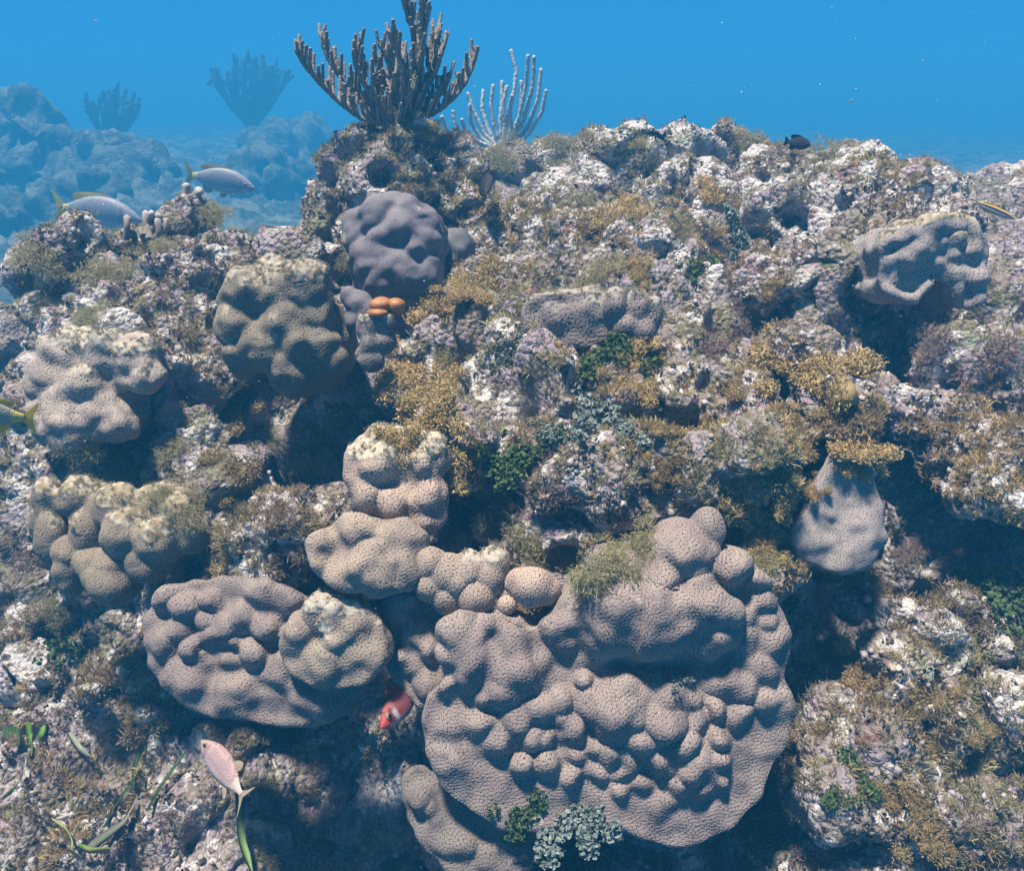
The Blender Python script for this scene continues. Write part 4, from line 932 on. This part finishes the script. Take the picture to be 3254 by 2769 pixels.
def build_small_corals():
    M_SP = NT('orange_sponge', .55, .4); c = M_SP.mix(M_SP.rng(M_SP.noise(40, 3), .35, .65), (.27, .10, .022), (.40, .17, .045)); M_SP.base(c); M_SP.bump(M_SP.noise(200, 2), .002, .6)
    p, _ = hit(388, 306); Y = 1.76
    root = empty('orange_sponge', at(388, 312, Y), 'smooth orange sponge of small rounded lobes among the corals', 'sponge'); B = np.array(root.location)
    for (x, y, r, sq, dY) in ((381, 305, 10.5, (1.15, 1, .72), .01), (396, 305.5, 9.5, (1.1, 1, .75), .015), (377, 313, 9, (1.3, 1, .5), -.01), (388, 312, 12, (1.5, 1, .5), .03)):
        c = at(x, y, Y+dY); V, F = blob(c, r*pxsize(c), sq); V = V + (V-c)*(.14*perlin(V, .025, 3) + .06*perlin(V, .008, 4))[:, None]
        link('lobe', mesh_np('lobe', V-B, F), M_SP.m, root)
    t = NT('pale_tipped_finger_coral', .8, .2); c = t.mix(t.attr('vary'), (.19, .155, .125), (.46, .42, .37)); t.base(c); t.bump(t.noise(200, 2), .002, .6)
    def fingers(label, base, L, Y):
        root = empty('finger_coral', at(*base, Y), label, 'coral', 'finger corals on the left edge'); B = np.array(root.location)
        for st in L:
            r = st[-1]; pts = [at(x, y, Y+rng.uniform(-.03, .03)) for x, y in st[:-1]]; px = pxsize(pts[0])
            V, F = tube(pts, np.linspace(r*1.0, r*.85, len(pts))*px, 10, r*px*.4, .08); V = V + .45*r*px*np.stack([perlin(V, .035, 2), perlin(V, .035, 5), perlin(V, .03, 8)], 1)
            s = np.repeat(np.linspace(0, 1, len(V)//10), 10); link('finger', mesh_np('finger', V-B, F, {'vary': sstep(.55, .95, s+.1*perlin(V, .02, 4))}), t.m, root)
    fingers('knobbly pale-tipped finger coral at the upper left edge of the reef', (155, 238), [[(150,240),(146,228),(146,215),4.5],[(150,236),(156,226),(158,217),4.5],[(155,240),(160,232),(157,222),4.2],[(148,240),(142,234),(142,230),4],[(160,240),(164,228),(166,222),4],[(145,236),(150,224),(151,214),3.6]], 2.36)
    fingers('single pale-tipped coral finger standing in front of the left grey fish', (127, 238), [[(127,238),(127,228),(127,219),4.3]], 2.36)
    fingers('forked pale-tipped finger coral below the right grey fish', (186, 205), [[(184,212),(184,198),(186,188),4.6],[(188,212),(193,202),(199,191),4.8],[(182,214),(178,206),(172,207),3.6]], 2.55)
build_small_corals()

# ------------------------------------------------------------------ blades of sea grass, lower left
def blade(label, pts, w, c0, c1, lift=.03, name='seagrass_blade'):
    W = []
    for i, (x, y) in enumerate(pts):
        p, n = hit(x, y); d = unit(ray(x, y)); W.append(p - d*(lift + .03*math.sin(3.1*i/max(1, len(pts)-1))))
    W = np.array(W); k = len(W); t = np.linspace(0, k-1, 8*k); P = np.stack([np.interp(t, np.arange(k), W[:, i]) for i in range(3)], 1)
    for _ in range(10): P[1:-1] = .25*P[:-2]+.5*P[1:-1]+.25*P[2:]
    T = unit_rows(np.gradient(P, axis=0)); side = unit_rows(np.cross(T, np.array([0, .6, -.5]) + .25*np.sin(t*.7)[:, None]*np.array([1, 0, .5])))
    m = len(P); s = np.linspace(0, 1, m); hw = w*.5*pxsize(P[0])*np.clip(np.minimum(.55+s*3, (1-s)*5+.25), 0, 1)
    nrm = np.cross(side, T); th = .0012
    V = np.concatenate([P-side*hw[:, None], P + nrm*hw[:, None]*.25, P+side*hw[:, None], P + nrm*(hw[:, None]*.25-th)])
    i = np.arange(m-1); F = np.concatenate([np.stack([i+a*m, i+b*m, i+1+b*m, i+1+a*m], 1) for a, b in ((0, 1), (1, 2), (2, 3), (3, 0))])
    f = sstep(.2, .9, s+.3*perlin(P, .04, 3)); tint = np.array(c0)[None]*(1-f[:, None]) + np.array(c1)[None]*f[:, None]
    base = P[0]; o = link(name, mesh_np(name, V-base, F, {'tint': np.tile(tint, (4, 1))}), M_VCL); o.location = base
    return tag(o, label, 'sea grass', 'blades of sea grass in the lower left')
def build_blades():
    g, dg, pale, ye = (.10, .20, .03), (.03, .075, .02), (.34, .36, .28), (.34, .36, .10)
    blade('short bright green blade standing at the lower left edge', [(31, 757), (30, 740), (28, 722)], 9, g, (.22, .42, .05))
    blade('small bright green leaf piece right of the short bright blade', [(42, 748), (40, 738), (44, 726)], 8, g, (.20, .38, .05))
    blade('pale bleached blade bent down to the right in the lower left', [(69, 734), (78, 748), (90, 760), (101, 767)], 7, pale, (.42, .45, .34))
    blade('long green blade leaning right below the coral shelf', [(133, 790), (134, 768), (142, 748), (164, 724)], 6, dg, g)
    blade('long dark green blade curving through the lower left shade', [(104, 828), (116, 805), (134, 780), (146, 762)], 6.5, dg, (.05, .11, .02))
    blade('thin dark blade beside the pinkish fish', [(147, 812), (160, 788), (176, 765), (186, 752)], 4, dg, (.06, .12, .03))
    blade('broad greyish leaf lying in the lower left', [(86, 852), (104, 838), (124, 822), (136, 800)], 10, (.16, .17, .12), (.30, .28, .22))
    blade('yellowish blade curled in a hook near the bottom left', [(52, 820), (66, 830), (72, 842), (71, 852), (83, 861)], 4.5, ye, (.40, .40, .16))
    blade('wide green blade with a pale tip at the bottom edge, under the pinkish fish', [(236, 778), (240, 805), (241, 840), (252, 872)], 9, dg, (.25, .38, .10))
    blade('thin pale blade lying flat at the lower left edge', [(2, 800), (14, 790), (24, 772), (26, 758)], 4, dg, pale)
    blade('round dark green leaf at the left edge behind the bright blade', [(2, 742), (10, 740), (20, 744)], 26, dg, (.05, .12, .03))
    blade('short greenish scrap of leaf near the bottom edge, lower left', [(78, 846), (90, 852), (112, 850)], 6, g, ye)
build_blades()

# ------------------------------------------------------------------ fish
def fin_mesh(poly, off, th, tint, yaw=0.0):
    """flat fin from an outline in the fish's x-z plane (unit length fish), given a thin wedge of thickness and rays"""
    P = rounded(poly, 2); k = len(P); c = P.mean(0)
    V = []; ca, sa = math.cos(yaw), math.sin(yaw)
    for s in (1, -1):
        for r in (1.0, .0):
            Q = P if r else np.tile(c, (k, 1))
            for x, z in Q: V.append((x-off[0], s*th*(.15 if r else 1), z-off[2]))
    V = np.array(V); V = np.stack([V[:, 0]*ca - V[:, 1]*sa, V[:, 0]*sa + V[:, 1]*ca, V[:, 2]], 1) + np.array(off)
    F = []; F4 = []
    for b, fl in ((0, 0), (2*k, 1)):
        for i in range(k):
            j = (i+1) % k; f = (b+i, b+j, b+k+i); F.append(f if not fl else f[::-1])
    for i in range(k): F4.append((i, 2*k+i, 2*k+(i+1) % k, (i+1) % k))
    return V, [np.array(F), np.array(F4)], np.tile(np.array(tint)[None], (len(V), 1))
def fish(name, label, cat, head, tail, prof, colour, fins, eye, upv=(0, 0, 1), group=None, eye_r=.022, bendy=0.0):
    h, tl = np.array(head), np.array(tail); L = np.linalg.norm(h-tl); X = (h-tl)/L
    Z = np.array(upv, float); Z -= X*np.dot(Z, X); Z = unit(Z); Yv = np.cross(Z, X); Rm = np.stack([X, Yv, Z], 1)
    root = empty(name, (h+tl)/2, label, cat, group); B = np.array(root.location)
    def W(V):                                                            # unit fish, snout at x=.5, tail tip at x=-.5
        V = np.array(V, float); V[:, 1] += bendy*np.clip(.1-V[:, 0], 0, 1)**2
        return (V @ Rm.T)*L
    ns = 18; pr = np.array(prof[::-1]); xs = np.linspace(pr[-1, 0], pr[0, 0], 40)
    t, b, w = (np.interp(xs, pr[:, 0], pr[:, i]) for i in (1, 2, 3))
    for a in (t, b, w):
        for _ in range(2): a[1:-1] = .25*a[:-2]+.5*a[1:-1]+.25*a[2:]
    an = np.linspace(0, 2*np.pi, ns, endpoint=False); V = []
    for i, x in enumerate(xs):
        mz, hz = (t[i]+b[i])/2, (t[i]-b[i])/2
        for a in an: V.append((x, w[i]*math.sin(a)*abs(math.sin(a))**-.15 if abs(math.sin(a)) > 1e-6 else 0, mz + hz*math.cos(a)))
    V = np.array(V); k = len(xs); i, j = np.meshgrid(np.arange(k-1), np.arange(ns), indexing='ij'); i = i.ravel(); j = j.ravel(); jn = (j+1) % ns
    F = [np.stack([i*ns+j, (i+1)*ns+j, (i+1)*ns+jn, i*ns+jn], 1), np.array([list(range(ns))]), np.array([list(range((k-1)*ns, k*ns))[::-1]])]
    zn = np.concatenate([np.cos(an)]*k)
    tint = np.array([colour(v[0], z, v[2]) for v, z in zip(V, zn)])
    gl = (np.abs(V[:, 0] - .27 - .05*(1-zn**2)) < .012) & (np.abs(zn) < .75); tint[gl] *= .6
    link('body', mesh_np('body', W(V), F, {'tint': tint, 'skin': V*np.array([1, 0, 1.0])}), M_FISH, root)
    for fn in fins:
        nm, poly, off, tc = fn[:4]; yaw = fn[4] if len(fn) > 4 else 0
        V, F, a = fin_mesh(poly, off, .008, tc); 
        if yaw:
            ca, sa = math.cos(yaw), math.sin(yaw); o = np.array(off); q = V-o; V = np.stack([q[:, 0]*ca - q[:, 1]*sa, q[:, 0]*sa+q[:, 1]*ca, q[:, 2]], 1)+o
        link(nm, mesh_np(nm, W(V), F, {'tint': a}, smooth=False), M_FIN, root)
    if eye:
        ex, ez, ew = eye
        for s in (1, -1):
            Ve, Fe = ICO2; Vv = Ve*np.array([eye_r, eye_r*.6, eye_r]) + np.array([ex, s*ew, ez])
            pup = (np.hypot(Ve[:, 0], Ve[:, 2]) < .62)
            e = link('eye', mesh_np('eye', W(Vv), Fe, {'tint': np.where(pup[:, None], np.array([[.004, .004, .006]]), np.array([[.30, .22, .12]]))}), M_FISH, root)
    return root
PROF_GRUNT = [(.50,-.015,-.03,.004),(.46,.025,-.06,.03),(.40,.075,-.085,.052),(.30,.135,-.12,.07),(.18,.175,-.15,.08),(.02,.18,-.155,.078),(-.12,.15,-.13,.062),(-.24,.095,-.085,.042),(-.32,.055,-.05,.026),(-.38,.045,-.04,.016)]
def grunt_fins(y):
    return [('tail_fin', [(-.36,.035),(-.42,.10),(-.50,.20),(-.49,.14),(-.445,.0),(-.49,-.14),(-.50,-.19),(-.42,-.10),(-.36,-.035)], (-.37,0,0), y),
            ('dorsal_fin', [(.22,.15),(.12,.205),(-.02,.205),(-.10,.20),(-.22,.185),(-.27,.15),(-.24,.07),(-.05,.14)], (0,0,.1), tuple(np.array(y)*.8+.04)),
            ('anal_fin', [(-.08,-.12),(-.14,-.20),(-.22,-.18),(-.25,-.08),(-.16,-.09)], (-.1,0,-.1), y),
            ('pelvic_fin', [(.14,-.13),(.06,-.22),(.0,-.21),(.04,-.13)], (.1,0,-.12), y),
            ('pectoral_fin', [(.17,-.01),(.10,-.02),(.0,-.08),(.02,-.10),(.14,-.06)], (.17,.078,-.03), y, .25), ('pectoral_fin', [(.17,-.01),(.10,-.02),(.0,-.08),(.02,-.10),(.14,-.06)], (.17,-.078,-.03), y, -.25)]
def build_fish():
    YEL = (.80, .62, .03)
    def grey(x, zn, z):
        c = np.array([.30, .29, .31])*(.8+.2*abs(zn)) if zn > -.3 else np.array([.38, .37, .39]); s = .04*math.sin(z*130)
        return tuple(np.clip(c+s*np.array([1, .9, .3]), 0, 1)) if x > -.30 else tuple(.5*c+.5*np.array(YEL))
    fish('grey_fish', 'grey fish with yellow fins swimming behind the single coral finger, upper left', 'fish', at(142, 219, 5.6), at(53, 207, 5.7), PROF_GRUNT, grey, grunt_fins(YEL), (.37, .02, .048), group='grey fish with yellow fins')
    fish('grey_fish', 'grey fish with yellow fins swimming above the forked finger coral', 'fish', at(256, 188, 6.0), at(184, 174, 6.05), PROF_GRUNT, grey, grunt_fins((.50, .44, .08)), (.37, .02, .048), group='grey fish with yellow fins')
    fish('yellow_tailed_fish', 'bright yellow forked fish tail entering at the left edge', 'fish', at(-75, 408, 1.52), at(38, 420, 1.58), PROF_GRUNT, lambda x, zn, z: (.34, .30, .22) if x > -.25 else (.60, .48, .10), grunt_fins((.85, .62, .04)), (.37, .02, .048))
    PD = [(.50,0,-.02,.006),(.44,.08,-.10,.04),(.34,.17,-.18,.065),(.15,.235,-.235,.08),(-.05,.22,-.22,.07),(-.2,.14,-.14,.045),(-.30,.075,-.075,.025),(-.34,.065,-.065,.016)]
    dark = (.012, .012, .014)
    DF = [('tail_fin', [(-.33,.06),(-.42,.15),(-.5,.17),(-.46,0),(-.5,-.17),(-.42,-.15),(-.33,-.06)], (-.33,0,0), dark), ('dorsal_fin', [(.2,.2),(.05,.29),(-.15,.28),(-.3,.26),(-.27,.1),(-.05,.18)], (0,0,.2), dark),
          ('anal_fin', [(-.02,-.2),(-.15,-.29),(-.28,-.26),(-.26,-.1)], (-.1,0,-.2), dark), ('pectoral_fin', [(.18,0),(.05,.03),(.02,-.06),(.15,-.06)], (.18,.075,-.02), dark, .5)]
    fish('dark_damselfish', 'black damselfish hovering over the skyline at right', 'fish', at(811, 145, 2.5), at(784, 141, 2.52), PD, lambda x, zn, z: dark, DF, (.36, .03, .055), eye_r=.03)
    fish('dark_damselfish', 'black damselfish nosing down behind the boulder, right of the lavender coral', 'fish', at(486, 196, 2.32), at(486, 170, 2.42), PD, lambda x, zn, z: dark, DF, (.36, .03, .055), (.6, -.7, .2), eye_r=.03)
    PW = [(.50,0,-.015,.006),(.42,.035,-.045,.028),(.28,.07,-.075,.045),(.05,.085,-.085,.05),(-.18,.07,-.065,.036),(-.32,.045,-.04,.02),(-.38,.04,-.035,.012)]
    def wr(x, zn, z): return (.62, .40, .06) if zn > .70 else ((.012, .012, .02) if zn > .05 else (.66, .64, .62))
    WF = [('tail_fin', [(-.37,.03),(-.5,.06),(-.5,-.06),(-.37,-.03)], (-.37,0,0), (.30, .26, .2)), ('dorsal_fin', [(.22,.07),(.1,.11),(-.25,.09),(-.3,.05)], (0,0,.08), (.5, .33, .05)), ('anal_fin', [(-.0,-.08),(-.1,-.11),(-.27,-.08),(-.28,-.04)], (-.1,0,-.07), (.6, .58, .55))]
    fish('striped_wrasse', 'slim wrasse with a yellow back and black stripe, right of the ledge coral', 'fish', at(1015, 219, 2.15), at(972, 201, 2.2), PW, wr, WF, (.38, .005, .03), eye_r=.016, group='striped wrasses')
    def wr2(x, zn, z): return (.30, .26, .18) if zn > .6 else ((.02, .02, .02) if zn > .1 else (.46, .45, .44))
    fish('striped_wrasse', 'small slim wrasse with a dark stripe over the top of the ledge coral', 'fish', at(886, 226, 2.03), at(911, 211, 2.06), PW, wr2, WF, (.38, .005, .03), eye_r=.016, group='striped wrasses')
    PS = [(.50,-.01,-.03,.006),(.45,.035,-.06,.035),(.36,.09,-.10,.06),(.22,.15,-.14,.075),(.05,.165,-.15,.075),(-.12,.13,-.12,.055),(-.26,.06,-.06,.028),(-.34,.03,-.03,.014),(-.38,.03,-.03,.012)]
    def sq(x, zn, z):
        st = .5+.5*math.sin(z*190 + x*6)
        c = np.array([.26, .020, .020])*(1-.35*st) + np.array([.55, .36, .34])*.35*st
        if zn < -.65: c = np.array([.55, .40, .40])
        if x > .40 and abs(zn) < .95: c = np.array([.45, .06, .05])
        if .24 < x < .30 and zn < .3: c = np.array([.58, .50, .50])
        return tuple(c)
    RD = (.45, .07, .05)
    SF = [('tail_fin', [(-.36,.03),(-.5,.15),(-.44,0),(-.5,-.15),(-.36,-.03)], (-.36,0,0), RD), ('dorsal_fin', [(.25,.13),(.15,.225),(0,.21),(-.14,.17),(-.2,.21),(-.27,.12),(-.2,.07)], (0,0,.12), RD), ('anal_fin', [(-.08,-.11),(-.16,-.19),(-.25,-.06)], (-.1,0,-.1), RD),
          ('pectoral_fin', [(.2,-.03),(.08,-.02),(.02,-.08),(.17,-.08)], (.2,.075,-.05), (.5, .2, .16), .5), ('pectoral_fin', [(.2,-.03),(.08,-.02),(.02,-.08),(.17,-.08)], (.2,-.075,-.05), (.5, .2, .16), -.5)]
    fish('red_squirrelfish', 'red white-striped squirrelfish peering out from under the coral plate', 'fish', at(380, 728, 1.085), at(425, 676, 1.24), PS, sq, SF, (.375, .03, .056), (-.55, 0, .8), eye_r=.038)
    def pk(x, zn, z):
        c = np.array([.44, .29, .27]) if zn > -.2 else np.array([.56, .43, .40])
        return tuple(c*(1-.12*math.sin(z*180))) if x > -.2 else (.62, .50, .40)
    LY = (.55, .45, .30)
    PF = [('tail_fin', [(-.33,.025),(-.40,.06),(-.52,.24),(-.44,.06),(-.40,0),(-.44,-.06),(-.52,-.24),(-.40,-.06),(-.33,-.025)], (-.36,0,0), LY), ('dorsal_fin', [(-.02,.13),(-.14,.24),(-.2,.22),(-.18,.1)], (-.1,0,.12), LY), ('anal_fin', [(-.02,-.11),(-.18,-.24),(-.22,-.2),(-.14,-.1)], (-.1,0,-.1), LY),
          ('pectoral_fin', [(.18,-.02),(.06,-.01),(.02,-.06),(.15,-.08)], (.18,.072,-.04), (.55, .40, .36), .6), ('pectoral_fin', [(.18,-.02),(.06,-.01),(.02,-.06),(.15,-.08)], (.18,-.072,-.04), (.55, .40, .36), -.6)]
    fish('pinkish_fish', 'pale pinkish fish with a forked tail swimming away into the lower left shade', 'fish', at(202, 740, 1.16), at(250, 803, 1.05), PS, pk, PF, (.37, .03, .055), (.9, -.28, .45), eye_r=.03, bendy=.15)
    SM = [(.5,0,-.01,.01),(.3,.12,-.12,.06),(0,.16,-.16,.07),(-.3,.06,-.06,.03),(-.38,.04,-.04,.015)]
    F1 = [('tail_fin', [(-.36,.03),(-.5,.12),(-.45,0),(-.5,-.12),(-.36,-.03)], (-.36,0,0), (.5, .5, .5))]
    fish('small_fish', 'tiny blue-white fish on the hazy slope at right', 'fish', at(946, 189, 2.7), at(939, 185, 2.7), SM, lambda x, zn, z: (.42, .48, .72), F1, (.35, .03, .05), eye_r=.04)
    fish('small_fish', 'tiny white-striped fish in the open blue water at right', 'fish', at(855, 100, 2.6), at(848, 102, 2.6), SM, lambda x, zn, z: (.75, .75, .75) if math.sin(x*22) > 0 else (.10, .10, .12), F1, (.35, .03, .05), eye_r=.04)
    fish('small_fish', 'tiny pinkish fish alone in the open blue water, top left', 'fish', at(98, 22, 2.6), at(93, 20, 2.6), SM, lambda x, zn, z: (.70, .48, .42), F1, (.35, .03, .05), eye_r=.04)
build_fish()

# ------------------------------------------------------------------ hazy far reef, drifting specks
def build_far():
    rock('coral_head', 'dark hazy coral head at the left edge, far behind the reef', [(15,125,40,15.4),(40,140,28,15.1),(-10,150,40,15.5),(20,165,45,15.5),(45,175,30,15.1)], 0.086, 3, 0.9, sc=5.0, mat=M_FAR, cat='coral head', group='far coral heads in the haze', seed=61)
    rock('coral_head', 'low hazy coral head behind the left grey fish', [(60,215,40,12.8),(90,200,28,12.8),(30,235,45,12.3),(70,240,40,12.3)], 0.077, 3, 0.9, sc=5.0, mat=M_FAR, cat='coral head', group='far coral heads in the haze', seed=62)
    rock('coral_head', 'hazy coral mound under the far dark sea rod near the left edge', [(115,179,36,15.4),(150,189,34,14.9),(90,184,28,15.4),(125,204,44,14.6)], 0.086, 3, 0.9, sc=5.0, mat=M_FAR, cat='coral head', group='far coral heads in the haze', seed=63)
    rock('coral_head', 'hazy coral mound behind the right grey fish', [(250,179,38,17.6),(285,174,32,17.6),(225,194,34,17.0),(270,199,46,16.5),(300,199,34,16.5)], 0.104, 3, 0.9, sc=5.0, mat=M_FAR, cat='coral head', group='far coral heads in the haze', seed=64)
    rock('coral_head', 'hazy coral mound low between the two grey fish', [(165,215,34,13.8),(190,222,30,13.2),(140,225,30,13.2)], 0.086, 3, 0.9, sc=5.0, mat=M_FAR, cat='coral head', group='far coral heads in the haze', seed=65)
    rock('coral_head', 'faint coral mound just left of the boulder', [(285,140,24,21.3),(265,150,22,21.3),(310,145,24,21.3),(290,165,34,20.8)], 0.138, 3, 0.9, sc=5.0, mat=M_FAR, cat='coral head', group='far coral heads in the haze', seed=66)
    rock('rock', 'dim hazy rock low at the left edge, beyond the folded coral mound', [(5,335,30,3.2),(30,320,22,3.3),(-15,355,40,3.1),(20,360,30,3.0)], .018, 2, 1.2, seed=67)
    mb = MB(); n = 300
    for _ in range(n):
        c = at(rng.uniform(-100, 1124), rng.uniform(-60, 330 if _ < 330 else 860), rng.uniform(.5, 2.0) if _ < 330 else rng.uniform(.35, .8))
        V, F = ICO1; mb.add(V*rng.uniform(.00018, .0005)*np.array([1, 1, rng.uniform(.6, 2)]) + c, F, tint=np.array([.7, .7, .72]))
    tag(link('drifting_particles', mb.mesh('drifting_particles'), M_VC), kind='stuff')
build_far()

# ------------------------------------------------------------------ the water's haze
def build_haze():
    bm = bmesh.new(); bmesh.ops.create_cube(bm, size=1.0)
    for v in bm.verts: v.co = Vector((v.co.x*190, 45 + v.co.y*100, -0.05 + v.co.z*5.5))
    me = bpy.data.meshes.new('haze'); bm.to_mesh(me); bm.free()
    m = bpy.data.materials.new('sea_water_haze'); m.use_nodes = True; nt = m.node_tree; nt.nodes.clear()
    o_ = nt.nodes.new('ShaderNodeOutputMaterial'); p = nt.nodes.new('ShaderNodeVolumePrincipled')
    p.inputs['Color'].default_value = (0.045, 0.40, 0.80, 1); p.inputs['Density'].default_value = 0.062; p.inputs['Anisotropy'].default_value = 0.0
    nt.links.new(p.outputs[0], o_.inputs['Volume'])
    o = link('haze', me, m); tag(o, kind='stuff')
build_haze()
